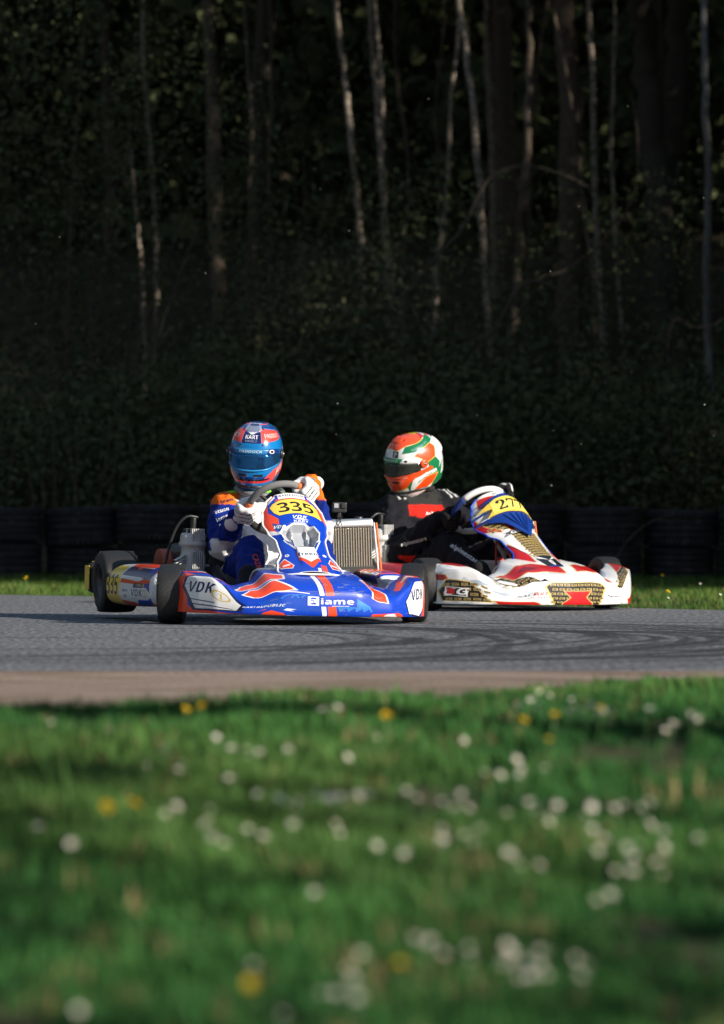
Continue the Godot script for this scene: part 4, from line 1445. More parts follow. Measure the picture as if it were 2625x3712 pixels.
func print_white_nose() -> ImageTexture:
	var p := Print.new(1024, 512, WHITE)
	var g := RandomNumberGenerator.new()
	g.seed = 6
	for k in 46:                                     # pale facets of the print
		var x := g.randf()
		var y := g.randf_range(0.1, 0.95)
		p.P([x, y, x + g.randf_range(0.03, 0.10), y - g.randf_range(0.0, 0.12), x + g.randf_range(0.02, 0.14), y + g.randf_range(0.0, 0.08)], PALE.lerp(WHITE, g.randf_range(0.0, 0.5)))
	p.O([0.035, 0.03, 0.15, 0.03, 0.25, 0.32, 0.12, 0.27], RED, GOLD, 0.010)
	p.P([0.11, 0.15, 0.15, 0.24, 0.20, 0.29, 0.12, 0.23], L(0.22, 0.006, 0.008))
	p.O([0.0, 0.44, 0.035, 0.50, 0.05, 0.60, 0.0, 0.56], RED, GOLD, 0.008)
	p.O([0.005, 0.72, 0.035, 0.58, 0.13, 0.62, 0.22, 0.90, 0.02, 0.88], BLACK, GOLD, 0.012)
	chips(p, 0.02, 0.62, 0.20, 0.88, 5, 4)
	p.O([0.035, 0.68, 0.115, 0.71, 0.12, 0.81, 0.03, 0.79], BLACK, WHITE, 0.010)
	p.word(word_tri("CG"), Vector2(0.076, 0.745), 0.085, WHITE, 1.4, 0.2)
	p.P([0.04, 0.70, 0.07, 0.71, 0.07, 0.78, 0.04, 0.775], RED)
	p.O([0.21, 0.86, 0.36, 0.87, 0.41, 0.97, 0.25, 0.97], RED, GOLD, 0.008)
	# the hollow beside the deck
	p.P([0.20, 0.26, 0.28, 0.20, 0.38, 0.38, 0.42, 0.52, 0.30, 0.46], BLACK)
	chips(p, 0.21, 0.24, 0.38, 0.48, 5, 5)
	p.P([0.245, 0.30, 0.265, 0.24, 0.31, 0.42, 0.30, 0.44], WHITE)
	p.P([0.30, 0.24, 0.33, 0.21, 0.405, 0.46, 0.385, 0.48], WHITE)
	p.O([0.27, 0.14, 0.38, 0.20, 0.51, 0.26, 0.50, 0.38, 0.40, 0.36, 0.31, 0.30], RED, GOLD, 0.010)
	p.P([0.34, 0.26, 0.38, 0.24, 0.42, 0.30, 0.36, 0.31], L(0.20, 0.006, 0.008))
	p.O([0.545, 0.36, 0.56, 0.24, 0.70, 0.18, 0.71, 0.36, 0.63, 0.34], RED, GOLD, 0.010)
	# word on the face
	p.word(word_tri("RACE"), Vector2(0.335, 0.715), 0.060, BLACK, 0.72, 0.3, 0.02)
	p.word(word_tri("ART"), Vector2(0.385, 0.722), 0.060, RED, 0.72, 0.3, 0.02)
	p.word(word_tri("GRAPHIC DESIGN"), Vector2(0.36, 0.785), 0.030, BLACK, 0.85, 0.3, 0.02)
	p.O([0.400, 0.60, 0.425, 0.53, 0.62, 0.53, 0.645, 0.60, 0.615, 0.93, 0.435, 0.93], BLACK, GOLD, 0.016)
	chips(p, 0.415, 0.54, 0.63, 0.92, 8, 5)
	p.O([0.47, 0.68, 0.58, 0.68, 0.56, 0.79, 0.59, 0.93, 0.46, 0.93, 0.495, 0.79], RED, GOLD, 0.008)
	p.word(word_tri("RACE"), Vector2(0.685, 0.715), 0.050, BLACK, 0.65, 0.3, -0.06)
	p.word(word_tri("ART"), Vector2(0.728, 0.707), 0.050, RED, 0.65, 0.3, -0.06)
	p.word(word_tri("GRAPHIC DESIGN"), Vector2(0.708, 0.77), 0.026, BLACK, 0.75, 0.3, -0.06)
	p.O([0.80, 0.84, 0.92, 0.76, 0.94, 0.90, 0.82, 0.95], RED, GOLD, 0.008)
	p.O([0.80, 0.24, 0.86, 0.03, 0.965, 0.03, 0.96, 0.34, 0.88, 0.40], RED, GOLD, 0.010)
	p.O([0.72, 0.42, 0.80, 0.24, 0.86, 0.26, 0.83, 0.44, 0.76, 0.50], BLACK, GOLD, 0.008)
	chips(p, 0.74, 0.28, 0.84, 0.46, 4, 4)
	p.O([0.955, 0.46, 0.995, 0.40, 0.995, 0.80, 0.96, 0.80], BLACK, GOLD, 0.010)
	chips(p, 0.955, 0.45, 0.995, 0.78, 2, 4)
	p.line(Vector2(0.0, 0.975), Vector2(1.0, 0.975), 0.02, L(0.45, 0.42, 0.38))
	grime(p, 64, 110, 0.5)
	return p.tex()


func print_white_panel() -> ImageTexture:
	var p := Print.new(512, 1024, WHITE)
	var g := RandomNumberGenerator.new()
	g.seed = 7
	for k in 18:
		var x := g.randf()
		var y := g.randf()
		p.P([x, y, x + g.randf_range(0.06, 0.2), y - g.randf_range(0.0, 0.06), x + g.randf_range(0.04, 0.2), y + g.randf_range(0.02, 0.08)], PALE.lerp(WHITE, g.randf_range(0.2, 0.7)))
	for side in [0.0, 1.0]:
		var f := func(a: Array) -> Array:
			var o := []
			for k in a.size(): o.append(absf(side - a[k]) if k % 2 == 0 else a[k])
			return o
		p.O(f.call([0.20, 0.03, 0.42, 0.06, 0.36, 0.19, 0.14, 0.12]), RED, GOLD, 0.004)
		p.P(f.call([0.24, 0.09, 0.33, 0.10, 0.34, 0.16, 0.25, 0.14]), L(0.18, 0.006, 0.008))
		p.O(f.call([0.0, 0.20, 0.05, 0.20, 0.07, 0.32, 0.20, 0.42, 0.20, 0.47, 0.0, 0.36]), RED, GOLD, 0.004)
		p.O(f.call([0.05, 0.25, 0.30, 0.34, 0.31, 0.46, 0.20, 0.43, 0.09, 0.35]), BLACK, GOLD, 0.005)
		p.O(f.call([0.26, 0.26, 0.36, 0.27, 0.40, 0.42, 0.34, 0.50, 0.26, 0.42, 0.30, 0.36]), RED, GOLD, 0.004)
		p.P(f.call([0.28, 0.33, 0.36, 0.36, 0.35, 0.42, 0.30, 0.41]), L(0.18, 0.006, 0.008))
		p.P(f.call([0.36, 0.27, 0.44, 0.27, 0.44, 0.34, 0.40, 0.34]), BLACK)
		p.O(f.call([0.03, 0.66, 0.15, 0.60, 0.28, 0.78, 0.26, 0.90, 0.08, 0.84]), RED, GOLD, 0.005)
		p.P(f.call([0.14, 0.56, 0.24, 0.60, 0.36, 0.84, 0.30, 0.86]), WHITE)
		p.line(Vector2(absf(side - 0.14), 0.62), Vector2(absf(side - 0.36), 0.90), 0.006, BLACK)
	chips(p, 0.07, 0.29, 0.29, 0.44, 4, 4)
	p.P([0.28, 0.52, 0.72, 0.52, 0.66, 0.84, 0.50, 0.90, 0.34, 0.84], BLACK)
	chips(p, 0.28, 0.53, 0.72, 0.84, 7, 10)
	p.P([0.30, 0.86, 0.50, 0.90, 0.70, 0.86, 0.66, 1.0, 0.34, 1.0], BLACK)
	p.P([0.46, 0.905, 0.54, 0.905, 0.53, 0.955, 0.50, 0.975, 0.47, 0.955], WHITE)
	p.P([0.485, 0.92, 0.515, 0.92, 0.50, 0.955], BLACK)
	p.word(word_tri("RACE ART"), Vector2(0.15, 0.17), 0.018, BLACK, 1.1, 0.3, 0.2)
	p.word(word_tri("DRIVE"), Vector2(0.30, 0.445), 0.016, BLACK, 1.4, 0.3)
	p.O([0.20, 0.485, 0.38, 0.475, 0.37, 0.51, 0.19, 0.52], BLACK, BLACK, 0.004)
	p.word(word_tri("CG"), Vector2(0.285, 0.497), 0.03, WHITE, 1.9, 0.3)
	p.word(word_tri("motorsport"), Vector2(0.28, 0.528), 0.013, BLACK, 1.4, 0.2)
	p.P([0.40, 0.0, 0.49, 0.0, 0.49, 0.09, 0.42, 0.06], WHITE)
	p.P([0.51, 0.0, 0.60, 0.0, 0.58, 0.06, 0.51, 0.09], WHITE)
	p.word(word_tri("MC"), Vector2(0.445, 0.035), 0.022, BLACK)
	p.P([0, 0.985, 1, 0.985, 1, 1, 0, 1], BLUE)
	return p.tex()


func print_white_pod() -> ImageTexture:
	var p := Print.new(512, 256, WHITE)
	p.P([0.0, 0.0, 0.5, 0.0, 0.3, 0.4, 0.0, 0.5], RED)
	p.O([0.2, 0.55, 0.7, 0.5, 0.8, 0.9, 0.2, 0.95], BLACK, GOLD, 0.02)
	chips(p, 0.22, 0.55, 0.74, 0.92, 6, 3)
	p.P([0.72, 0.0, 1.0, 0.0, 1.0, 1.0, 0.8, 1.0], YELLOW)
	p.word(word_tri("277"), Vector2(0.88, 0.5), 0.42, BLACK, -0.4)
	grime(p, 65, 110, 0.5)
	return p.tex()


# ------------------------------------------------------------------ a kart: x across, y up, z forwards; the front axle stands over z = 0
const NOSE_Z := [[0.0, 0.470], [0.18, 0.460], [0.34, 0.410], [0.45, 0.335], [0.52, 0.250], [0.56, 0.170], [0.57, 0.130]]
const NOSE_BACK := [[0.0, 0.10], [0.17, 0.10], [0.25, 0.17], [0.34, 0.215], [0.43, 0.12], [0.50, 0.06], [0.57, 0.05]]
const NOSE_TOP := [[0.0, 0.232], [0.12, 0.236], [0.20, 0.222], [0.28, 0.166], [0.35, 0.152], [0.42, 0.188], [0.47, 0.214], [0.54, 0.212], [0.57, 0.190]]


var nose_high := 1.0
var nose_wide := 1.0

func nose_at(u: float, v: float) -> Vector3:          # u across 0..1, v from the rear edge of the deck (0) over the face to the lip below (1)
	var s := 2.0 * u - 1.0
	var x := 0.57 * sin(s * 1.3) / sin(1.3)
	var ax := absf(x)
	var zf: float = straight(NOSE_Z, ax)
	var zb: float = along(NOSE_BACK, ax)
	var yt: float = along(NOSE_TOP, ax) * nose_high
	var yb := 0.026 + 0.004 * ax * ax / 0.32
	var t := 1.0 - v
	var h := yt - yb
	var up := lerpf(0.56, 0.80, smoothstep(0.33, 0.47, ax))     # how far up the face stays upright
	var prof := [Vector2(yb + 0.014, zf - 0.07), Vector2(yb, zf - 0.014), Vector2(yb + 0.012, zf - 0.002), Vector2(yb + h * up * 0.55, zf), Vector2(yb + h * up, zf - 0.010), Vector2(yb + h * lerpf(up, 1.0, 0.42), lerpf(zf, zb, 0.17)), Vector2(yb + h * lerpf(up, 1.0, 0.80), lerpf(zf, zb, 0.50)), Vector2(yt, lerpf(zf, zb, 0.86)), Vector2(yt - 0.003, zb + 0.004), Vector2(yt - 0.035, zb)]
	var at := [0.0, 0.06, 0.10, 0.32, 0.52, 0.65, 0.80, 0.93, 0.97, 1.0]
	var i := 0
	while i < at.size() - 2 and at[i + 1] < t: i += 1
	var f: float = (t - at[i]) / (at[i + 1] - at[i])
	var q: Vector2 = _cr(prof[maxi(i - 1, 0)], prof[i], prof[i + 1], prof[mini(i + 2, prof.size() - 1)], clampf(f, 0.0, 1.0))
	return Vector3(x * nose_wide, q.x, q.y)


const PANEL_LINE := [Vector3(0, 0.572, -0.115), Vector3(0, 0.524, -0.050), Vector3(0, 0.470, 0.008), Vector3(0, 0.415, 0.062), Vector3(0, 0.362, 0.115), Vector3(0, 0.312, 0.176), Vector3(0, 0.264, 0.255), Vector3(0, 0.222, 0.345)]
const PANEL_WIDE := [[0.0, 0.085], [0.06, 0.115], [0.16, 0.140], [0.30, 0.150], [0.42, 0.138], [0.55, 0.114], [0.70, 0.112], [0.80, 0.138], [0.89, 0.150], [0.95, 0.128], [1.0, 0.070]]


func panel_frame(v: float) -> Array:
	var n := PANEL_LINE.size() - 1
	var t := clampf(v, 0.0, 1.0) * n
	var i := mini(int(t), n - 1)
	var c: Vector3 = _cr(PANEL_LINE[maxi(i - 1, 0)], PANEL_LINE[i], PANEL_LINE[i + 1], PANEL_LINE[mini(i + 2, n)], t - i)
	var d: Vector3 = (PANEL_LINE[i + 1] - PANEL_LINE[i]).normalized()
	return [c, Vector3(0, d.z, -d.y).normalized()]    # middle line and the way out


var panel_wide := 1.0
var panel_high := 0.0
var panel_bow := 2.6

func panel_at(x: float, v: float, lift := 0.0) -> Vector3:
	var f := panel_frame(v)
	f[0] += Vector3(0, panel_high, -panel_high * 2.5) * (1.0 - v)
	x *= panel_wide * (1.0 - v) + v
	var bow := panel_bow * (1.0 - 0.45 * v)
	return f[0] + Vector3(x, 0, 0) - f[1] * (bow * x * x - lift)


func panel_mesh(scoop: bool, shrink := 0.0) -> ArrayMesh:
	var r := Raw.new()
	var nu := 48
	var nv := 90
	for j in nv + 1:
		for i in nu + 1:
			var v := float(j) / nv
			var w: float = along(PANEL_WIDE, v)
			var x := (2.0 * i / nu - 1.0) * w
			var lift := 0.0
			if scoop:
				var q: float = absf(x) / along([[0.36, 0.040], [0.40, 0.070], [0.46, 0.088], [0.53, 0.080], [0.60, 0.060], [0.68, 0.046]], v)
				var ends := smoothstep(0.365, 0.41, v) * (1.0 - smoothstep(0.60, 0.67, v))
				lift = -0.050 * (1.0 - smoothstep(0.74, 1.0, q)) * ends
				lift += 0.007 * exp(-pow((q - 1.06) / 0.09, 2.0)) * smoothstep(0.35, 0.38, v) * (1.0 - smoothstep(0.66, 0.70, v))
				lift += 0.022 * ends * exp(-pow((absf(x) - 0.034) / 0.0035, 2.0))
				if v > 0.64 and v < 0.93: lift += 0.012 * (1.0 - smoothstep(0.038, 0.052, absf(x))) * smoothstep(0.64, 0.69, v) * (1.0 - smoothstep(0.84, 0.93, v))
			# the edges roll back
			lift -= 0.012 * pow(absf(2.0 * i / nu - 1.0), 14.0)
			r.v.append(panel_at(x, v, lift))
			r.uv.append(Vector2(x / 0.30 + 0.5, v))
	for j in nv:
		for i in nu:
			var p := j * (nu + 1) + i
			r.quad(p, p + 1, p + nu + 2, p + nu + 1)
	return r.mesh()


func panel_rim(rad: float, lift: float) -> ArrayMesh:
	var pts := []
	for k in 61:
		var v := k / 60.0
		pts.append(panel_at(-along(PANEL_WIDE, v), v, lift - 0.012))
	for k in 61:
		var v := 1.0 - k / 60.0
		pts.append(panel_at(along(PANEL_WIDE, v), v, lift - 0.012))
	return tube_mesh(pts, rad, 6)


# a patch of the panel with its own outline [x, v, x, v ...], lifted and given thickness
func panel_patch(flat: Array, lift, thick: float) -> ArrayMesh:
	var poly := PackedVector2Array()
	var n := flat.size() / 2
	for k in n:
		var a := Vector2(flat[2 * k], flat[2 * k + 1])
		var b := Vector2(flat[2 * ((k + 1) % n)], flat[2 * ((k + 1) % n) + 1])
		for q in 5: poly.append(a.lerp(b, q / 5.0))
	var r := Raw.new()
	# a mesh of small triangles: the outline plus points inside it
	var pts := PackedVector2Array(poly)
	var lo := Vector2(9, 9)
	var hi := -lo
	for p in poly:
		lo = lo.min(p)
		hi = hi.max(p)
	var inner := Geometry2D.offset_polygon(poly, -0.006)
	for j in 26:
		for i in 26:
			var p := lo + (hi - lo) * Vector2((i + 0.5) / 26.0, (j + 0.5) / 26.0)
			for ip in inner:
				if Geometry2D.is_point_in_polygon(p, ip):
					pts.append(p)
					break
	var tri := Geometry2D.triangulate_delaunay(pts)
	for side in 2:
		var at := r.v.size()
		for p in pts:
			r.v.append(panel_at(p.x, p.y, lift - side * thick))
			r.uv.append(Vector2(p.x / 0.30 + 0.5, p.y))
		for k in tri.size() / 3:
			var c := (pts[tri[3 * k]] + pts[tri[3 * k + 1]] + pts[tri[3 * k + 2]]) / 3.0
			if not Geometry2D.is_point_in_polygon(c, poly): continue
			var t3 := [at + tri[3 * k], at + tri[3 * k + 1], at + tri[3 * k + 2]]
			var turned := (pts[tri[3 * k + 1]] - pts[tri[3 * k]]).cross(pts[tri[3 * k + 2]] - pts[tri[3 * k]]) < 0.0
			if turned != (side == 1): t3.reverse()
			r.idx.append_array(PackedInt32Array(t3))
	for k in poly.size():
		var j := (k + 1) % poly.size()
		var at := r.v.size()
		for q in [[poly[k], 0], [poly[j], 0], [poly[j], 1], [poly[k], 1]]:
			r.v.append(panel_at(q[0].x, q[0].y, lift - q[1] * thick))
			r.uv.append(Vector2(q[0].x / 0.30 + 0.5, q[0].y))
		r.quad(at, at + 1, at + 2, at + 3)
	return r.mesh()


func pod_mesh(side: float) -> ArrayMesh:
	var r := Raw.new()
	var nu := 40
	var nv := 40
	for j in nv + 1:
		for i in nu + 1:
			var u := float(i) / nu                   # front to back
			var a := TAU * j / nv
			var end := minf(smoothstep(0.0, 0.07, u), smoothstep(0.0, 0.05, 1.0 - u))
			end = 0.35 + 0.65 * sqrt(end) if u > 0.0 and u < 1.0 else 0.0
			var c := cos(a)
			var s := sin(a)
			var hx := lerpf(0.075, 0.115, u) * end
			var hy := (0.082 + 0.010 * sin(u * PI) + 0.010 * u) * end
			var q := Vector2(signf(c) * pow(absf(c), 0.55) * hx, signf(s) * pow(absf(s), 0.6) * hy)
			q.x -= 0.03 * smoothstep(0.2, 1.0, q.y / maxf(hy, 0.001)) * end     # the face leans in towards its top
			r.v.append(Vector3(side * (0.535 + 0.035 * u + q.x), 0.135 + 0.002 * u + q.y, lerpf(-0.16, -0.87, u)))
			r.uv.append(Vector2(u, clampf(0.5 - q.y / 0.19, 0.01, 0.99)))
	for j in nv:
		for i in nu:
			var p := j * (nu + 1) + i
			if side < 0: r.quad(p, p + 1, p + nu + 2, p + nu + 1)
			else: r.quad(p, p + nu + 1, p + nu + 2, p + 1)
	return r.mesh()


func wheel(parent: Node3D, at: Vector3, rad: float, wide: float, turn: float, outer: float) -> void:
	var w := node("wheel", parent, Transform3D(Basis(Vector3.UP, turn), at))
	var h := wide / 2.0
	var bead := rad - 0.064
	var prof := [Vector2(-h * 0.80, bead - 0.004), Vector2(-h * 0.98, bead + 0.008), Vector2(-h * 1.03, rad - 0.038), Vector2(-h * 0.99, rad - 0.018), Vector2(-h * 0.90, rad - 0.005), Vector2(-h * 0.78, rad), Vector2(-h * 0.4, rad + 0.002), Vector2(0, rad + 0.0025), Vector2(h * 0.4, rad + 0.002), Vector2(h * 0.78, rad), Vector2(h * 0.90, rad - 0.005), Vector2(h * 0.99, rad - 0.018), Vector2(h * 1.03, rad - 0.038), Vector2(h * 0.98, bead + 0.008), Vector2(h * 0.80, bead - 0.004)]
	put("tyre", lathe_mesh(prof, 64), M.slick, w)
	# crumbs of rubber along the worn shoulder
	var crumbs := Raw.new()
	var g := RandomNumberGenerator.new()
	g.seed = int(absf(at.x * 1000.0 + at.z * 100.0))
	for k in 46:
		var a := g.randf() * TAU
		var s := [-1.0, 1.0][k % 2] as float
		crumbs.box(Transform3D(Basis(Vector3.RIGHT, a) * Basis(Vector3.UP, g.randf()), Basis(Vector3.RIGHT, a) * Vector3(s * h * g.randf_range(0.80, 0.95), rad - 0.003, 0)), Vector3(0.007, 0.005, g.randf_range(0.005, 0.016)), 0.001)
	put("rubber_crumbs", crumbs.mesh(), M.slick, w).set_meta("kind", "stuff")
	var rim := [Vector2(-h * 0.80, bead - 0.004), Vector2(-h * 0.86, bead + 0.004), Vector2(-h * 0.84, bead - 0.008), Vector2(-h * 0.5, bead - 0.016), Vector2(h * 0.5, bead - 0.016), Vector2(h * 0.84, bead - 0.008), Vector2(h * 0.86, bead + 0.004), Vector2(h * 0.80, bead - 0.004)]
	put("rim", lathe_mesh(rim, 40), M.rim_metal, w)
	var disc := [Vector2(0, bead - 0.014), Vector2(outer * 0.004, bead - 0.022), Vector2(outer * 0.012, 0.045), Vector2(outer * 0.020, 0.034), Vector2(outer * 0.040, 0.030), Vector2(outer * 0.042, 0.0)]
	put("hub", lathe_mesh(disc, 32), M.rim_metal, w)
	for k in 3:
		var a := TAU * k / 3.0
		put("nut", lathe_mesh([Vector2(outer * 0.010, 0.007), Vector2(outer * 0.026, 0.007), Vector2(outer * 0.027, 0.0)], 6), M.dark_metal, w, Transform3D(Basis(), Vector3(0, cos(a) * 0.040, sin(a) * 0.040)))
	if rad > 0.138:                                  # the maker's yellow mark on the sidewall
		for s in [-1.0, 1.0]:
			var mk := Raw.new()
			mk.grid(8, 1, func(u, v): return Vector3(s * (h * 1.03 + 0.0015), cos(3.6 + u * 0.55) * (rad - 0.048 + v * 0.012), sin(3.6 + u * 0.55) * (rad - 0.048 + v * 0.012)))
			put("sidewall_mark", mk.mesh(), M.yellow_paint, w)


func engine(parent: Node3D, xf: Transform3D) -> void:
	var e := node("engine", parent, xf)
	var up := Transform3D(Basis(Vector3.BACK, PI / 2.0), Vector3())      # lathes stand on y
	put("crankcase", box_mesh(Vector3(0.15, 0.11, 0.17), 0.025), M.cast_metal, e, Transform3D(Basis(), Vector3(0, 0.055, 0)))
	put("cylinder", lathe_mesh([Vector2(0.11, 0.0), Vector2(0.11, 0.060), Vector2(0.118, 0.062), Vector2(0.124, 0.054), Vector2(0.19, 0.054), Vector2(0.195, 0.050), Vector2(0.225, 0.050), Vector2(0.228, 0.061), Vector2(0.243, 0.061), Vector2(0.246, 0.056), Vector2(0.275, 0.054), Vector2(0.284, 0.048), Vector2(0.288, 0.0)], 32), M.cast_metal, e, up)
	for k in 6:
		put("fin", box_mesh(Vector3(0.004, 0.085, 0.020), 0.0018), M.cast_metal, e, Transform3D(Basis(), Vector3(-0.022 + k * 0.0095, 0.163, 0.056)))
	for k in 7:
		put("head_fin", box_mesh(Vector3(0.0042, 0.050, 0.085), 0.0018), M.cast_metal, e, Transform3D(Basis(), Vector3(-0.024 + k * 0.0085, 0.278, 0.018)))
	for k in 4:
		var a := TAU * (k + 0.5) / 4.0
		put("head_bolt", lathe_mesh([Vector2(0.284, 0.009), Vector2(0.302, 0.009), Vector2(0.303, 0.0)], 6), M.dark_metal, e, Transform3D(Basis(), Vector3(cos(a) * 0.038, 0, sin(a) * 0.038)) * up)
	put("spark_plug_cap", tube_mesh([Vector3(0, 0.288, 0), Vector3(0, 0.345, 0), Vector3(0, 0.352, 0)], [0.010, 0.013, 0.008], 10), M.black_plastic, e)
	put("spark_plug_lead", tube_mesh(curve([Vector3(0.02, 0.352, 0), Vector3(-0.03, 0.354, 0), Vector3(-0.07, 0.31, -0.01), Vector3(-0.10, 0.22, -0.02), Vector3(-0.12, 0.10, -0.03)], 16), 0.0065, 7), M.black_plastic, e)
	put("water_outlet", tube_mesh(curve([Vector3(0.03, 0.25, 0.03), Vector3(0.09, 0.27, 0.0), Vector3(0.15, 0.25, -0.03), Vector3(0.22, 0.20, -0.05)], 10), 0.009, 8), M.black_plastic, e)
	put("intake_box", box_mesh(Vector3(0.10, 0.09, 0.16), 0.02), M.black_plastic, e, Transform3D(Basis(), Vector3(0.02, 0.17, -0.15)))
	put("exhaust_pipe", tube_mesh(curve([Vector3(0, 0.15, -0.05), Vector3(0.02, 0.17, -0.16), Vector3(0.03, 0.19, -0.30), Vector3(0.10, 0.20, -0.42)], 14), [0.02, 0.022, 0.026, 0.032, 0.038, 0.044, 0.048, 0.05, 0.05, 0.05, 0.048, 0.045, 0.04, 0.034, 0.024], 12), M.dark_metal, e)
	put("carburettor", box_mesh(Vector3(0.05, 0.05, 0.06), 0.012), M.cast_metal, e, Transform3D(Basis(), Vector3(-0.01, 0.14, -0.07)))
	for k in 3:
		put("bracket_rib", box_mesh(Vector3(0.05, 0.005, 0.03), 0.002), M.cast_metal, e, Transform3D(Basis(Vector3.BACK, 0.5), Vector3(-0.07, 0.15 + k * 0.013, 0.03)))


func radiator(parent: Node3D, xf: Transform3D) -> void:
	var r := node("radiator", parent, xf)             # face towards z, standing on its lower edge
	put("core", box_mesh(Vector3(0.205, 0.245, 0.030), 0.003), mat("core_metal", L(0.11, 0.085, 0.045), 0.5, 0.5), r, Transform3D(Basis(), Vector3(0, 0.165, 0)))
	var zig := Raw.new()
	for k in 17:
		for j in 22:
			zig.box(Transform3D(Basis(Vector3.BACK, 0.5 if j % 2 else -0.5), Vector3(-0.092 + k * 0.0118, 0.052 + j * 0.0106, 0.0135)), Vector3(0.010, 0.0012, 0.006), 0.0004)
	put("cooling_fins", zig.mesh(), M.dark_metal, r).set_meta("kind", "stuff")
	for k in 17:
		put("cooling_tube", box_mesh(Vector3(0.0034, 0.245, 0.007), 0.0014), M.bright_metal, r, Transform3D(Basis(), Vector3(-0.0975 + k * 0.0122, 0.165, 0.016)))
	put("top_tank", box_mesh(Vector3(0.225, 0.046, 0.060), 0.014), M.bright_metal, r, Transform3D(Basis(Vector3.RIGHT, -0.25), Vector3(0, 0.305, -0.006)))
	put("bottom_tank", box_mesh(Vector3(0.225, 0.040, 0.050), 0.012), M.bright_metal, r, Transform3D(Basis(), Vector3(0, 0.025, -0.004)))
	put("shutter", box_mesh(Vector3(0.20, 0.10, 0.006), 0.002), M.black_plastic, r, Transform3D(Basis(), Vector3(0.005, 0.058, 0.024)))
	put("filler_cap", lathe_mesh([Vector2(0, 0.022), Vector2(0.018, 0.022), Vector2(0.022, 0.017), Vector2(0.022, 0)], 16), M.dark_metal, r, Transform3D(Basis(Vector3.BACK, PI / 2), Vector3(0.05, 0.318, -0.02)))
	for k in 2:
		put("side_strap", tube_mesh([Vector3(0.112 + k * 0.012, 0.31, 0.02), Vector3(0.122 + k * 0.014, 0.16, 0.025), Vector3(0.135 + k * 0.016, -0.06, 0.03)], 0.0045, 6), M.orange_hose if k else M.pale_plastic, r)


func steering_wheel(parent: Node3D, R: Transform3D, c: Vector3, turn: float, segs: Array) -> void:
	# segs: [from, to, material] in degrees round the rim, 0 along +x, 90 up
	var n := Vector3(0, 0.68, -0.733)
	var w := node("steering_wheel", parent, R * Transform3D(Basis(Vector3.RIGHT, Vector3(0, 0.733, 0.68), -n), c))
	for s in segs:
		var pts := []
		for k in 17:
			var a := deg_to_rad(lerpf(s[0], s[1], k / 16.0))
			pts.append(Vector3(cos(a), sin(a), 0) * 0.150)
		put(s[3], tube_mesh(pts, 0.0165, 12), s[2], w)
	for k in 3:
		var a := turn + [PI * 0.0, PI, -PI / 2][k] as float
		put("spoke", tube_mesh([Vector3(cos(a), sin(a), 0.0) * 0.02 + Vector3(0, 0, 0.02), Vector3(cos(a), sin(a), 0) * 0.14], [0.012, 0.008], 8), M.dark_metal, w)
	put("display", box_mesh(Vector3(0.13, 0.075, 0.025), 0.008), M.black_plastic, w, Transform3D(Basis(Vector3.BACK, turn), Vector3(0, 0.015, -0.035)))
	put("hub", lathe_mesh([Vector2(0, 0.0), Vector2(0, 0.035), Vector2(0.025, 0.032), Vector2(0.03, 0)], 20), M.dark_metal, w, Transform3D(Basis(Vector3.UP, -PI / 2), Vector3()))


func rails(parent: Node3D, R: Transform3D, m: Material) -> void:
	var list := [
		["chassis_rail", [Vector3(-0.30, 0.07, 0.25), Vector3(-0.33, 0.06, 0.0), Vector3(-0.36, 0.06, -0.4), Vector3(-0.30, 0.06, -0.8), Vector3(-0.32, 0.07, -1.16)], 0.016],
		["chassis_rail", [Vector3(0.30, 0.07, 0.25), Vector3(0.33, 0.06, 0.0), Vector3(0.36, 0.06, -0.4), Vector3(0.30, 0.06, -0.8), Vector3(0.32, 0.07, -1.16)], 0.016],
		["cross_rail", [Vector3(-0.42, 0.09, 0.0), Vector3(0.0, 0.075, 0.02), Vector3(0.42, 0.09, 0.0)], 0.016],
		["front_bumper_bar", [Vector3(-0.30, 0.07, 0.24), Vector3(-0.27, 0.07, 0.36), Vector3(0.0, 0.07, 0.40), Vector3(0.27, 0.07, 0.36), Vector3(0.30, 0.07, 0.24)], 0.010],
		["upper_bumper_bar", [Vector3(-0.24, 0.06, 0.10), Vector3(-0.23, 0.20, 0.12), Vector3(-0.18, 0.225, 0.18), Vector3(0.0, 0.222, 0.20), Vector3(0.18, 0.225, 0.18), Vector3(0.23, 0.20, 0.12), Vector3(0.24, 0.06, 0.10)], 0.009],
		["pod_bar", [Vector3(-0.34, 0.08, -0.28), Vector3(-0.50, 0.10, -0.28), Vector3(-0.52, 0.12, -0.5), Vector3(-0.50, 0.10, -0.72), Vector3(-0.34, 0.08, -0.72)], 0.010],
		["pod_bar", [Vector3(0.34, 0.08, -0.28), Vector3(0.50, 0.10, -0.28), Vector3(0.52, 0.12, -0.5), Vector3(0.50, 0.10, -0.72), Vector3(0.34, 0.08, -0.72)], 0.010],
		["seat_stay", [Vector3(-0.32, 0.08, -0.95), Vector3(-0.26, 0.30, -1.0)], 0.008],
		["seat_stay", [Vector3(0.32, 0.08, -0.95), Vector3(0.26, 0.30, -1.0)], 0.008],
	]
	for e in list:
		put(e[0], tube_mesh(curve(e[1], 20) if e[1].size() > 2 else e[1], e[2], 10), M.bright_metal if e[0].contains("bumper") else m, parent, R)


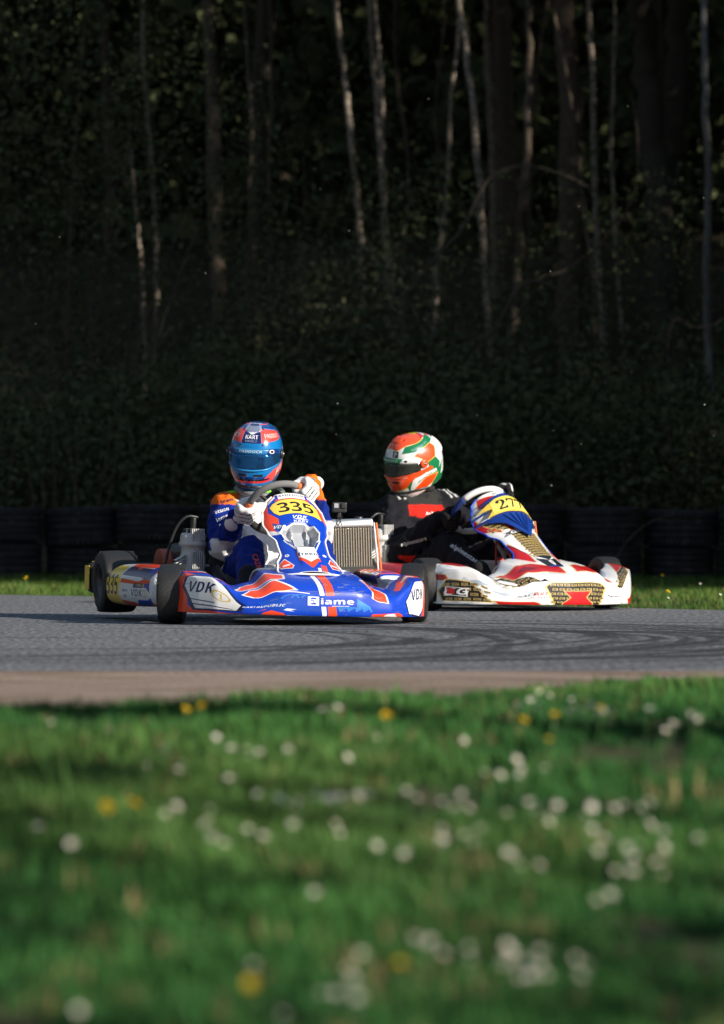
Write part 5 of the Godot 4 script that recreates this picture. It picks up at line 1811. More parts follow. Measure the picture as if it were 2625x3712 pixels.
func kart(called: String, label: String, xf: Transform3D, S: Dictionary) -> Node3D:
	var t := thing(called, label, "go-kart", xf, "racing karts")
	var R: Transform3D = S.tilt
	var nose := Raw.new()
	nose.grid(96, 60, nose_at)
	put("nose_cone", nose.mesh(), S.nose, t, R)
	put("front_panel", panel_mesh(S.scoop), S.panel, t, R)
	put("panel_trim", panel_rim(0.0048, 0.006), S.trim, t, R)
	put("side_pod", pod_mesh(-1.0), S.pod, t, R)
	put("side_pod", pod_mesh(1.0), S.pod, t, R)
	var rb := put("rear_bumper", box_mesh(Vector3(1.34, 0.15, 0.11), 0.035), M.black_plastic, t, R * Transform3D(Basis(), Vector3(0, 0.16, -1.30)))
	for s in [-1.0, 1.0]:
		put("end_plate", box_mesh(Vector3(0.006, 0.115, 0.085), 0.003), M.yellow_paint, rb, Transform3D(Basis(), Vector3(s * 0.671, 0.0, 0.004)))
		put("top_plate", box_mesh(Vector3(0.12, 0.005, 0.085), 0.002), M.yellow_paint, rb, Transform3D(Basis(), Vector3(s * 0.58, 0.0755, 0.0)))
	for w in S.wheels: wheel(t, w[0], w[1], w[2], w[3], w[4])
	put("rear_axle", tube_mesh([Vector3(-0.60, 0.143, -1.05), Vector3(0.60, 0.143, -1.05)], 0.025, 16), M.bright_metal, t, R)
	put("brake_disc", lathe_mesh([Vector2(-0.006, 0.03), Vector2(-0.006, 0.098), Vector2(0.006, 0.098), Vector2(0.006, 0.03)], 36), M.rim_metal, t, R * Transform3D(Basis(), Vector3(0.28, 0.143, -1.05)))
	put("sprocket", lathe_mesh([Vector2(-0.003, 0.03), Vector2(-0.003, 0.092), Vector2(0.003, 0.092), Vector2(0.003, 0.03)], 40), M.dark_metal, t, R * Transform3D(Basis(), Vector3(-0.34, 0.143, -1.05)))
	# chain guard: a rounded cover over sprocket and chain
	var guard := Raw.new()
	var shape := PackedVector2Array()
	for k in 17:
		var a := PI * k / 16.0
		shape.append(Vector2(-1.05 + cos(a) * 0.105, 0.200 + sin(a) * 0.105))
	shape.append_array(PackedVector2Array([Vector2(-1.155, 0.10), Vector2(-0.80, 0.09), Vector2(-0.80, 0.14)]))
	shape.reverse()
	guard.prism(shape, 0.05, Transform3D(Basis(Vector3(0, 0, 1), Vector3(0, 1, 0), Vector3(1, 0, 0)), Vector3(-0.385, 0, 0)))
	put("chain_guard", guard.mesh(), S.guard, t, R)
	rails(t, R, S.frame)
	put("floor_tray", box_mesh(Vector3(0.56, 0.006, 0.80), 0.002), M.bright_metal, t, R * Transform3D(Basis(), Vector3(0, 0.045, -0.10)))
	for s in [-1.0, 1.0]:
		put("stub_axle", tube_mesh([Vector3(s * 0.42, 0.12, 0.0), Vector3(s * 0.55, 0.13, 0.0)], 0.014, 8), M.dark_metal, t)
		put("tie_rod", tube_mesh([Vector3(s * 0.03, 0.11, -0.05), Vector3(s * 0.46, 0.12, -0.07)], 0.007, 8), M.bright_metal, t, R)
		put("pedal", tube_mesh(curve([Vector3(s * 0.20, 0.06, 0.10), Vector3(s * 0.20, 0.16, 0.14), Vector3(s * 0.17, 0.24, 0.13)], 6), 0.007, 7), M.bright_metal, t, R)
	# seat
	var seat := Raw.new()
	var line := curve([Vector3(0, 0.15, -0.52), Vector3(0, 0.075, -0.64), Vector3(0, 0.055, -0.80), Vector3(0, 0.10, -0.93), Vector3(0, 0.24, -1.02), Vector3(0, 0.40, -1.08), Vector3(0, 0.50, -1.11)], 24)
	seat.grid(20, 24, func(u, v):
		var s: float = 2.0 * u - 1.0
		var c: Vector3 = line[int(round(v * 24))]
		var low := 1.0 - smoothstep(0.4, 0.75, v)
		return c + Vector3(s * (0.185 - 0.03 * (1.0 - low)), pow(absf(s), 3.0) * (0.05 + 0.13 * low * smoothstep(0.0, 0.25, v)), pow(absf(s), 3.0) * 0.11 * (1.0 - low)))
	put("seat", seat.mesh(), M.seat_shell, t, R)
	put("steering_column", tube_mesh([Vector3(0.0, 0.12, 0.02), S.wheel_at], 0.010, 10), M.bright_metal, t, R)
	put("column_stay", tube_mesh([Vector3(-0.12, 0.07, -0.02), Vector3(0, 0.40, -0.19), Vector3(0.12, 0.07, -0.02)], 0.008, 8), S.frame, t, R)
	steering_wheel(t, R, S.wheel_at, S.turn, S.rim)
	put("fuel_tank", box_mesh(Vector3(0.26, 0.19, 0.26), 0.05), M.tank_plastic, t, R * Transform3D(Basis(), Vector3(0, 0.15, -0.30)))
	put("fuel_cap", lathe_mesh([Vector2(0, 0.026), Vector2(0.02, 0.026), Vector2(0.022, 0)], 14), S.cap, t, R * Transform3D(Basis(Vector3.BACK, PI / 2), Vector3(0.07, 0.24, -0.24)))
	engine(t, R * Transform3D(Basis(Vector3.UP, 0.1).scaled(Vector3(1.1, 1.08, 1.1)), S.engine_at))
	radiator(t, R * Transform3D(Basis(Vector3.UP, S.get("radiator_turn", 0.0)) * Basis(Vector3.BACK, 0.05), S.radiator_at))
	return t


func karts() -> void:
	var gloss := 0.16
	mat("slick", Color.WHITE, 0.5, 0.0, 0.5).albedo_texture = noise_tex(0.045, 512, [[0.0, L(0.006, 0.006, 0.0065)], [0.55, L(0.012, 0.012, 0.0125)], [0.8, L(0.022, 0.0215, 0.021)], [1.0, L(0.045, 0.043, 0.041)]], 6, FastNoiseLite.TYPE_SIMPLEX, 5)
	triplanar(M.slick, 7.0)
	M.slick.heightmap_enabled = true
	M.slick.heightmap_texture = noise_tex(0.09, 512, [], 19, FastNoiseLite.TYPE_SIMPLEX, 4)
	M.slick.heightmap_scale = 0.12
	mat("rim_metal", L(0.10, 0.10, 0.11), 0.42, 0.8)
	mat("dark_metal", L(0.05, 0.05, 0.052), 0.45, 0.7)
	mat("bright_metal", L(0.62, 0.62, 0.62), 0.28, 0.95)
	var cast := mat("cast_metal", Color.WHITE, 0.5, 0.2)
	cast.albedo_texture = noise_tex(0.05, 256, [[0.0, L(0.46, 0.46, 0.455)], [1.0, L(0.70, 0.70, 0.69)]], 2)
	triplanar(cast, 6.0)
	mat("black_plastic", L(0.014, 0.014, 0.015), 0.42)
	mat("pale_plastic", L(0.7, 0.7, 0.68), 0.4)
	mat("tank_plastic", L(0.62, 0.60, 0.55), 0.4)
	mat("orange_hose", L(0.80, 0.17, 0.03), 0.4)
	mat("yellow_paint", YELLOW, 0.35)
	mat("seat_shell", L(0.16, 0.165, 0.17), 0.4)
	mat("grip_grey", L(0.17, 0.17, 0.175), 0.85)
	mat("grip_orange", L(0.62, 0.15, 0.04), 0.85)
	mat("grip_black", L(0.012, 0.012, 0.012), 0.8)
	mat("grip_white", L(0.66, 0.66, 0.66), 0.7)
	mat("grip_blue", L(0.008, 0.030, 0.16), 0.8)
	mat("frame_blue", L(0.02, 0.08, 0.25), 0.35)
	mat("frame_red", L(0.45, 0.02, 0.01), 0.3)
	mat("guard_red", L(0.38, 0.055, 0.025), 0.5)
	mat("cap_red", L(0.55, 0.02, 0.01), 0.4)
	mat("trim_white", L(0.75, 0.75, 0.75), 0.35)
	mat("trim_blue", BLUE, 0.35)
	for e in [["blue_nose", print_blue_nose()], ["blue_panel", print_blue_panel()], ["blue_pod", print_blue_pod()], ["white_nose", print_white_nose()], ["white_panel", print_white_panel()], ["white_pod", print_white_pod()]]:
		var m := mat(e[0] + "_print", Color.WHITE, 0.38, 0.0, 0.4)
		m.albedo_texture = e[1]
		m.texture_repeat = false
		m.clearcoat_enabled = true
		m.clearcoat = 0.55
		m.clearcoat_roughness = gloss

	# the blue kart leans over its outer wheels; its inner rear wheel is off the ground
	var tilt := Transform3D(Basis(), Vector3(0.56, 0, 0)) * Transform3D(Basis(Vector3.BACK, -0.024), Vector3()) * Transform3D(Basis(), Vector3(-0.56, 0, 0))
	var steer := -0.36
	var blue := kart("go_kart", "blue and orange racing kart number 335 with its inner rear wheel lifted", Transform3D(Basis(Vector3.UP, deg_to_rad(16.0)), Vector3(-0.306, 0, -20.1)), {
		"tilt": tilt, "nose": M.blue_nose_print, "panel": M.blue_panel_print, "pod": M.blue_pod_print, "trim": M.trim_white, "scoop": true, "guard": M.guard_red, "frame": M.frame_blue, "cap": M.black_plastic,
		"wheels": [[Vector3(-0.565, 0.134, 0.0), 0.132, 0.115, steer, -1.0], [Vector3(0.565, 0.134, 0.0), 0.132, 0.115, steer, 1.0], [tilt * Vector3(-0.585, 0.146, -1.05), 0.143, 0.175, 0.0, -1.0], [Vector3(0.585, 0.145, -1.05), 0.143, 0.175, 0.0, 1.0]],
		"wheel_at": Vector3(0.01, 0.505, -0.33), "turn": -0.62, "engine_at": Vector3(-0.285, 0.075, -0.78), "radiator_at": Vector3(0.44, 0.135, -0.62),
		"rim": [[70, 168, M.grip_grey, "grey_grip"], [24, 70, M.grip_orange, "orange_grip"], [168, 216, M.grip_orange, "orange_grip"], [216, 384, M.grip_black, "black_grip"]],
	})
	var turn2 := -0.22
	var tilt2 := Transform3D(Basis(Vector3.BACK, -0.008), Vector3(0, 0.004, 0))
	nose_high = 1.09
	nose_wide = 1.045
	panel_wide = 1.26
	panel_high = 0.030
	panel_bow = 4.2
	var white := kart("go_kart", "white and red racing kart with black and gold pattern and yellow 277 plate", Transform3D(Basis(Vector3.UP, deg_to_rad(34.0)), Vector3(0.797, 0, -22.9)), {
		"tilt": tilt2, "nose": M.white_nose_print, "panel": M.white_panel_print, "pod": M.white_pod_print, "trim": M.trim_blue, "scoop": false, "guard": M.black_plastic, "frame": M.frame_red, "cap": M.cap_red,
		"wheels": [[Vector3(-0.565, 0.134, 0.0), 0.132, 0.115, turn2, -1.0], [Vector3(0.565, 0.134, 0.0), 0.132, 0.115, turn2, 1.0], [Vector3(-0.585, 0.145, -1.05), 0.143, 0.175, 0.0, -1.0], [Vector3(0.585, 0.145, -1.05), 0.143, 0.175, 0.0, 1.0]],
		"wheel_at": Vector3(-0.01, 0.505, -0.33), "turn": -0.35, "engine_at": Vector3(-0.32, 0.10, -0.78), "radiator_at": Vector3(0.44, 0.135, -0.62),
		"rim": [[60, 150, M.grip_white, "white_grip"], [150, 232, M.grip_blue, "blue_grip"], [232, 310, M.grip_white, "white_grip"], [310, 420, M.grip_blue, "blue_grip"]],
	})
	# the white kart's clip-on number plate and the ribbed visor under it
	mat("visor_blue", L(0.006, 0.035, 0.22), 0.28)
	var plate := put("number_plate", panel_patch([-0.135, 0.195, -0.06, 0.135, 0.0, 0.125, 0.06, 0.135, 0.135, 0.195, 0.080, 0.222, 0.115, 0.290, 0.045, 0.295, 0.0, 0.305, -0.045, 0.295, -0.115, 0.290, -0.080, 0.222], 0.030, 0.004), M.yellow_paint, white, tilt2)
	var num := Raw.new()
	for q in fine(word_tri("277", "Droid Serif"), 0.16):
		num.v.append(panel_at(q.x * 0.056, 0.215 - q.y * 0.108, 0.0345))
		num.idx.append(num.v.size() - 1)
	put("race_number", num.mesh(), M.black_plastic, plate)
	var label_back := panel_patch([-0.082, 0.155, 0.082, 0.155, 0.092, 0.278, -0.092, 0.278], 0.0315, 0.001)
	put("number_field", label_back, mat("pale_yellow", L(0.88, 0.72, 0.14), 0.4), plate)
	put("visor_shell", panel_patch([-0.125, 0.33, -0.085, 0.29, 0.0, 0.28, 0.085, 0.29, 0.125, 0.33, 0.075, 0.40, 0.035, 0.52, 0.0, 0.62, -0.035, 0.52, -0.075, 0.40], 0.022, 0.004), M.visor_blue, white, tilt2)
	for k in 5:
		var x := -0.06 + k * 0.03
		var pts := []
		for q in 9: pts.append(panel_at(lerpf(x, x * 0.25, q / 8.0), lerpf(0.315, 0.50 + 0.06 * (1.0 - absf(k - 2.0) / 2.0), q / 8.0), 0.024))
		put("visor_rib", tube_mesh(pts, [0.003, 0.004, 0.005, 0.0055, 0.0055, 0.005, 0.004, 0.003, 0.001], 8), M.visor_blue, white, tilt2)
	for s in [-1.0, 1.0]:
		for v in [0.215, 0.30]:
			put("visor_fin", panel_patch([s * 0.118, v - 0.006, s * 0.155, v - 0.002, s * 0.158, v + 0.014, s * 0.10, v + 0.016], 0.026, 0.006), M.visor_blue, white, tilt2)
	put("crown_visor", panel_patch([-0.11, 0.125, -0.04, 0.09, 0.0, 0.075, 0.04, 0.09, 0.11, 0.125, 0.05, 0.135, 0.0, 0.13, -0.05, 0.135], 0.020, 0.004), M.visor_blue, white, tilt2)

	# a small camera strapped to the blue kart's radiator
	var ax := blue.transform * tilt * Transform3D(Basis(Vector3.UP, -0.1), Vector3(0.372, 0.465, -0.615))
	var c := thing("action_camera", "small black action camera strapped on the blue kart's radiator", "camera", ax)
	put("body", box_mesh(Vector3(0.068, 0.048, 0.028), 0.006), M.black_plastic, c, Transform3D(Basis(), Vector3(0, 0.052, 0)))
	put("lens", box_mesh(Vector3(0.026, 0.026, 0.010), 0.004), M.black_plastic, c, Transform3D(Basis(), Vector3(0.018, 0.060, 0.016)))
	put("front_screen", box_mesh(Vector3(0.021, 0.021, 0.004), 0.003), mat("grey_screen", L(0.35, 0.36, 0.38), 0.15), c, Transform3D(Basis(), Vector3(-0.017, 0.060, 0.0145)))
	put("mount", box_mesh(Vector3(0.016, 0.030, 0.016), 0.003), M.black_plastic, c, Transform3D(Basis(), Vector3(0, 0.014, 0)))
	put("strap", tube_mesh([Vector3(-0.012, 0.012, 0.012), Vector3(0.0, -0.01, 0.035), Vector3(0.008, -0.032, 0.036)], 0.0025, 6), M.black_plastic, c)
	put("strap", tube_mesh([Vector3(0.012, 0.012, 0.012), Vector3(0.0, -0.01, 0.035), Vector3(-0.008, -0.032, 0.036)], 0.0025, 6), M.black_plastic, c)
	drivers(blue.transform * tilt, white.transform * tilt2)


# ------------------------------------------------------------------ helmets
func helm_at(lon: float, lat: float, lift := 0.0) -> Vector3:   # lon 0 faces +z, in radians
	var d := Vector3(cos(lat) * sin(lon), sin(lat), cos(lat) * cos(lon))
	var c := 0.146 if d.z > 0.0 else 0.146
	var k := pow(absf(d.x) / 0.118, 2.35) + pow(absf(d.y) / (0.142 if d.y > 0.0 else 0.190), 2.35) + pow(absf(d.z) / c, 2.35)
	var p := d * pow(k, -1.0 / 2.35)
	# the chin bar juts forwards, the cheeks narrow towards it
	var low := smoothstep(0.0, -0.11, p.y)
	if p.z > 0.0:
		p.z *= 1.0 + 0.10 * low
		p.x *= 1.0 - 0.10 * low * smoothstep(0.05, 0.15, p.z)
	p.x *= 1.0 - 0.16 * smoothstep(-0.06, -0.17, p.y)
	var floor_y := lerpf(-0.095, -0.182, smoothstep(-0.12, 0.10, p.z))
	p += d * lift
	if p.y < floor_y:
		p.x *= 1.0 - minf(0.25, (floor_y - p.y) * 3.0)
		p.z *= 1.0 - minf(0.25, (floor_y - p.y) * 3.0)
		p.y = floor_y
	return p


func helm_patch(lon0: float, lon1: float, lat0: Array, lat1: Array, lift: float, nu := 40, nv := 12) -> ArrayMesh:
	# lat0 / lat1: [middle, end] of the lower and upper edge, in degrees
	var r := Raw.new()
	r.grid(nu, nv, func(u, v):
		var lon := deg_to_rad(lerpf(lon0, lon1, u))
		var e: float = pow(absf(2.0 * u - 1.0), 2.0)
		var lat := deg_to_rad(lerpf(lerpf(lat1[0], lat1[1], e), lerpf(lat0[0], lat0[1], e), v))
		var edge: float = minf(minf(u, 1.0 - u) * nu, minf(v, 1.0 - v) * nv)
		return helm_at(lon, lat, lift if edge > 0.5 else 0.0005))
	return r.mesh()


func helmet(parent: Node3D, xf: Transform3D, S: Dictionary) -> Node3D:
	var r := Raw.new()
	var nu := 96
	var nv := 64
	for j in nv + 1:
		for i in nu + 1:
			var lon := TAU * (float(i) / nu - 0.5)
			var lat := PI * (0.5 - float(j) / nv)
			r.v.append(helm_at(lon, lat))
			r.uv.append(Vector2(float(i) / nu, float(j) / nv))
	for j in nv:
		for i in nu:
			var p := j * (nu + 1) + i
			r.quad(p, p + 1, p + nu + 2, p + nu + 1)
	var o := put("helmet", r.mesh(), S.shell, parent, xf)
	put("visor", helm_patch(-72.0, 72.0, [-23.0, -13.0], [4.0, 5.0], 0.0042), S.visor, o)
	put("visor_strip", helm_patch(-66.0, 66.0, [3.5, 4.0], [14.5, 14.0], 0.0062, 40, 6), S.strip, o)
	put("visor_seal", helm_patch(-60.0, 60.0, [-25.0, -17.0], [-21.5, -14.0], 0.0056, 40, 4), S.seal, o)
	for s in [-1.0, 1.0]:
		var at := helm_at(deg_to_rad(s * 80.0), deg_to_rad(2.0), 0.002)
		put("pivot", lathe_mesh([Vector2(0, 0.022), Vector2(s * 0.006, 0.021), Vector2(s * 0.009, 0.015), Vector2(s * 0.009, 0)], 18), S.pivot, o, Transform3D(Basis(), at))
		put("pivot_screw", lathe_mesh([Vector2(0, 0.008), Vector2(s * 0.012, 0.007), Vector2(s * 0.013, 0)], 12), M.bright_metal, o, Transform3D(Basis(), at))
		# chin vents
		var w := Raw.new()
		w.grid(6, 2, func(u, v): return helm_at(deg_to_rad(s * lerpf(8.0, 27.0, u)), deg_to_rad(lerpf(-29.5, -32.5 - 1.0 * u, v)), 0.0012))
		put("chin_vent", w.mesh(), M.black_plastic, o)
		var z := Raw.new()
		z.grid(4, 6, func(u, v): return helm_at(deg_to_rad(s * lerpf(24.0, 29.0, u)), deg_to_rad(lerpf(50.0, 58.0, v)), 0.0015))
		put("brow_vent", z.mesh(), M.black_plastic, o)
	# clear spoiler along the crown and the gasket below
	put("top_spoiler", helm_patch(-26.0, 26.0, [42.0, 50.0], [62.0, 64.0], 0.0045, 16, 8), S.top, o)
	var back := Raw.new()
	back.grid(20, 8, func(u, v):
		var e: float = sin(u * PI)
		return helm_at(deg_to_rad(lerpf(130.0, 230.0, u)), deg_to_rad(lerpf(52.0, 18.0, v)), 0.003 + 0.005 * e * smoothstep(0.0, 0.8, v) * (1.0 if v < 0.95 else 0.0)))
	put("rear_spoiler", back.mesh(), S.rear, o)
	var pts := []
	for k in 49:
		var lon := TAU * k / 48.0
		var z := helm_at(lon, deg_to_rad(-52.0))
		pts.append(z)
	put("gasket", tube_mesh(pts, 0.007, 8), M.black_plastic, o)
	return o


func print_helmet_blue() -> ImageTexture:             # u: 0.5 is the face, growing to the picture's right; v: 0 top, 1 bottom
	var sky_blue := L(0.006, 0.17, 0.46)
	var deep := L(0.008, 0.05, 0.22)
	var coral := L(0.80, 0.065, 0.05)
	var p := Print.new(1024, 512, sky_blue)
	p.P([0, 0, 1, 0, 1, 0.10, 0, 0.10], deep)
	# brow: coral fields with lettering, navy field in the middle
	p.P([0.24, 0.22, 0.445, 0.20, 0.445, 0.365, 0.36, 0.34, 0.26, 0.30], coral)
	p.P([0.555, 0.20, 0.76, 0.22, 0.74, 0.30, 0.64, 0.34, 0.555, 0.365], coral)
	p.P([0.05, 0.2, 0.24, 0.16, 0.22, 0.42, 0.05, 0.46], deep)
	p.P([0.76, 0.16, 0.95, 0.2, 0.95, 0.46, 0.78, 0.42], deep)
	p.P([0.25, 0.12, 0.42, 0.13, 0.42, 0.19, 0.26, 0.20], deep)
	p.P([0.58, 0.13, 0.75, 0.12, 0.74, 0.20, 0.58, 0.19], deep)
	p.line(Vector2(0.2, 0.10), Vector2(0.44, 0.125), 0.018, coral)
	p.line(Vector2(0.56, 0.125), Vector2(0.8, 0.10), 0.018, coral)
	p.P([0.448, 0.08, 0.552, 0.08, 0.552, 0.37, 0.448, 0.37], NAVY)
	p.word(word_tri("KART"), Vector2(0.5, 0.305), 0.042, WHITE, 1.1)
	p.word(word_tri("REPUBLIC", "Droid Sans", 400), Vector2(0.5, 0.348), 0.020, PALE, 1.15)
	p.P([0.468, 0.245, 0.49, 0.252, 0.50, 0.245, 0.51, 0.252, 0.532, 0.245, 0.512, 0.272, 0.50, 0.278, 0.488, 0.272], WHITE)
	p.word(word_tri("PADDOCK", "Droid Sans", 400), Vector2(0.35, 0.28), 0.045, WHITE, 1.0, 0.0, 0.10)
	p.word(word_tri("PADDOCK", "Droid Sans", 400), Vector2(0.645, 0.28), 0.045, WHITE, 1.0, 0.0, -0.10)
	p.word(word_tri("KART REPUBLIC"), Vector2(0.5, 0.095), 0.03, L(0.7, 0.7, 0.8), 1.6)
	# cheeks and chin
	p.P([0.16, 0.54, 0.36, 0.635, 0.42, 0.72, 0.36, 0.73, 0.20, 0.69], coral)
	p.P([0.64, 0.635, 0.84, 0.54, 0.80, 0.69, 0.64, 0.73, 0.58, 0.72], coral)
	p.word(word_tri("FLAR"), Vector2(0.71, 0.645), 0.06, WHITE, 0.9, 0.2, -0.30)
	p.word(word_tri("FLAR"), Vector2(0.29, 0.645), 0.06, WHITE, 0.9, 0.2, 0.30)
	p.P([0.40, 0.690, 0.60, 0.690, 0.59, 0.712, 0.41, 0.712], deep)
	p.P([0.36, 0.712, 0.64, 0.712, 0.62, 0.728, 0.38, 0.728], BLACK)
	p.P([0.33, 0.728, 0.67, 0.728, 0.68, 0.748, 0.32, 0.748], L(0.82, 0.03, 0.03))
	p.P([0.0, 0.74, 0.26, 0.74, 0.30, 1.0, 0.0, 1.0], deep)
	p.P([0.74, 0.74, 1.0, 0.74, 1.0, 1.0, 0.70, 1.0], deep)
	p.disc(Vector2(0.44, 0.385), 0.010, BLACK)
	p.disc(Vector2(0.56, 0.385), 0.010, BLACK)
	return p.tex()


func print_helmet_orange() -> ImageTexture:           # seen from its left cheek, u 0.5 .. 0.8
	var orange := L(0.86, 0.075, 0.012)
	var grey := L(0.58, 0.62, 0.66)
	var p := Print.new(1024, 512, L(0.72, 0.74, 0.75))
	for m in 2:
		var f := func(a: Array) -> Array:
			var o := []
			for k in a.size(): o.append(a[k] if k % 2 or m == 0 else 1.0 - a[k])
			return o
		p.P(f.call([0.5, 0.0, 1.0, 0.0, 1.0, 0.06, 0.5, 0.06]), L(0.75, 0.62, 0.05))
		p.O(f.call([0.5, 0.05, 0.84, 0.05, 0.77, 0.17, 0.68, 0.235, 0.61, 0.275, 0.55, 0.345, 0.5, 0.32]), orange, L(0.72, 0.55, 0.08), 0.006)
		p.P(f.call([0.76, 0.06, 0.88, 0.05, 0.82, 0.15, 0.75, 0.16]), RED)
		p.P(f.call([0.585, 0.37, 0.60, 0.29, 0.70, 0.225, 0.82, 0.14, 0.90, 0.12, 0.86, 0.22, 0.74, 0.30, 0.66, 0.345]), GREEN)
		p.P(f.call([0.66, 0.40, 0.72, 0.35, 0.80, 0.38, 0.86, 0.50, 0.84, 0.62, 0.74, 0.66, 0.76, 0.52, 0.72, 0.42]), GREEN)
		p.O(f.call([0.66, 0.385, 0.72, 0.30, 0.81, 0.245, 0.84, 0.30, 0.82, 0.42, 0.76, 0.47]), orange, L(0.72, 0.55, 0.08), 0.006)
		p.P(f.call([0.86, 0.24, 0.93, 0.18, 0.95, 0.30, 0.89, 0.36]), GREEN)
		p.P(f.call([0.90, 0.36, 0.96, 0.32, 0.97, 0.38, 0.91, 0.44]), RED)
		p.P(f.call([0.88, 0.14, 0.92, 0.10, 0.93, 0.15, 0.90, 0.19]), orange)
		p.P(f.call([0.82, 0.64, 0.90, 0.44, 1.0, 0.44, 1.0, 0.9, 0.78, 0.9]), GREEN)
		p.P(f.call([0.89, 0.44, 0.94, 0.46, 0.92, 0.60, 0.87, 0.64]), WHITE)
		# jaw
		p.P(f.call([0.64, 0.60, 0.72, 0.56, 0.78, 0.53, 0.80, 0.56, 0.70, 0.64, 0.64, 0.66]), orange)
		p.P(f.call([0.66, 0.66, 0.82, 0.57, 0.83, 0.60, 0.67, 0.71]), WHITE)
		p.word(word_tri("PHIMOZA", "Droid Sans", 700), Vector2(0.735 if m == 0 else 0.265, 0.66), 0.026, BLACK, 1.4 , 0.2, -0.45 if m == 0 else 0.45)
		p.O(f.call([0.66, 0.78, 0.74, 0.66, 0.84, 0.62, 0.80, 0.74, 0.72, 0.82]), orange, L(0.72, 0.55, 0.08), 0.006)
		p.P(f.call([0.5, 0.60, 0.66, 0.60, 0.66, 0.66, 0.62, 0.74, 0.5, 0.775]), orange)
		p.P(f.call([0.5, 0.775, 0.62, 0.74, 0.62, 0.75, 0.5, 0.79]), L(0.72, 0.55, 0.08))
		p.P(f.call([0.62, 0.74, 0.64, 0.68, 0.65, 0.68, 0.635, 0.80]), GREEN)
	for k in 60:                                     # scribbled lines of the pale fields
		var q := Vector2([0.52, 0.62, 0.88, 0.90][k % 4] + (k * 37 % 60) / 700.0, [0.80, 0.80, 0.46, 0.10][k % 4] + (k * 53 % 50) / 600.0)
		p.line(q, q + Vector2(0.012, 0.004 * (k % 3 - 1)), 0.003, PALE)
	p.word(word_tri("PHIMOZA CPO", "Droid Sans", 400), Vector2(0.715, 0.272), 0.026, PALE, 1.3, 0.0, -0.36)
	p.P([0.525, 0.345, 0.565, 0.345, 0.565, 0.415, 0.525, 0.415], BLACK)
	p.word(word_tri("P"), Vector2(0.545, 0.38), 0.045, WHITE, 1.1)
	p.word(word_tri("RACEALL.COM"), Vector2(0.56, 0.625), 0.020, WHITE, 1.3)
	return p.tex()


func print_strip(back: Color, word: String, ink: Color, side: Color) -> ImageTexture:
	var p := Print.new(512, 64, back)
	p.P([0, 0, 0.24, 0, 0.30, 1, 0, 1], side)
	p.P([0.76, 0, 1, 0, 1, 1, 0.70, 1], side)
	p.word(word_tri(word, "Droid Sans", 700), Vector2(0.5, 0.45), 0.40, ink, 1.0, 0.15)
	p.disc(Vector2(0.80, 0.48), 0.34, WHITE)
	p.disc(Vector2(0.80, 0.48), 0.22, BLACK)
	return p.tex()


# ------------------------------------------------------------------ gloves, shoes
func glove(parent: Node3D, called: String, c: Vector3, o: Vector3, t: Vector3, n: Vector3, wrist: Vector3, m: Material, c_main: Color, c_dark: Color) -> void:
	var b := Body.new()
	b.sharp = 170.0
	var A := func(deg: float, r: float, along_t: float) -> Vector3: return c + (n * cos(deg_to_rad(deg)) + o * sin(deg_to_rad(deg))) * r + t * along_t
	var run := [-0.034, -0.0115, 0.0115, 0.033]
	var big := [0.92, 1.0, 1.05, 0.98]
	for k in 4:
		var s: float = run[k]
		var q: float = big[k]
		var kn: Vector3 = A.call(58.0, 0.040, s)
		var p1: Vector3 = A.call(112.0, 0.034 * q, s * 1.03)
		var p2: Vector3 = A.call(178.0, 0.031, s * 1.0)
		var p3: Vector3 = A.call(238.0, 0.029, s * 0.96)
		b.bone(kn, p1, 0.0125, 0.0115)
		b.bone(p1, p2, 0.0115, 0.0105)
		b.bone(p2, p3, 0.0105, 0.0090)
		b.bone(A.call(5.0, 0.040, s * 0.9), kn, 0.0150, 0.0130)
		b.bone(wrist, A.call(12.0, 0.044, s * 0.75), 0.026, 0.0150)
	b.bone(A.call(-5.0, 0.040, 0.034), A.call(-45.0, 0.036, 0.050), 0.0145, 0.0125)
	b.bone(A.call(-45.0, 0.036, 0.050), A.call(-100.0, 0.032, 0.044), 0.0125, 0.0105)
	b.bone(A.call(-100.0, 0.032, 0.044), A.call(-140.0, 0.031, 0.030), 0.0105, 0.0090)
	# cuff
	var back: Vector3 = (wrist - A.call(12.0, 0.044, 0.0)).normalized()
	b.bone(wrist, wrist + back * 0.050, 0.029, 0.034)
	var g := b.mesh(0.0042, func(p: Vector3) -> Color:
		var w := p.distance_to(wrist)
		var d := p - c
		var ang := rad_to_deg(atan2(d.dot(o), d.dot(n)))
		if w > 0.012 and w < 0.030 and (p - wrist).dot(back) > -0.02: return c_dark
		if ang < 40.0 and ang > -30.0 and absf(d.dot(t)) < 0.03: return c_main.lerp(c_dark, 0.8)
		var gap := absf(absf(d.dot(t)) - 0.0225)
		if absf(d.dot(t)) < 0.0025 or gap < 0.0022: return c_dark
		return c_main)
	put(called, g, m, parent)


func shoe(parent: Node3D, ankle: Vector3, toe: Vector3, c: Color) -> void:
	var b := Body.new()
	b.sharp = 110.0
	b.bone(ankle, ankle + Vector3(0, -0.045, -0.01), 0.045, 0.043)
	b.bone(ankle + Vector3(0, -0.055, -0.02), toe, 0.038, 0.032)
	b.bone(ankle + Vector3(0, 0.05, -0.03), ankle, 0.046, 0.046)
	put("shoe", b.mesh(0.009, func(p: Vector3) -> Color: return c), M.cloth, parent)


func rim_frame(C: Vector3, deg: float) -> Array:
	var up := Vector3(0, 0.733, 0.68)
	var n := Vector3(0, 0.68, -0.733)
	var a := deg_to_rad(deg)
	return [C + (Vector3.RIGHT * cos(a) + up * sin(a)) * 0.150, Vector3.RIGHT * cos(a) + up * sin(a), -Vector3.RIGHT * sin(a) + up * cos(a), n]


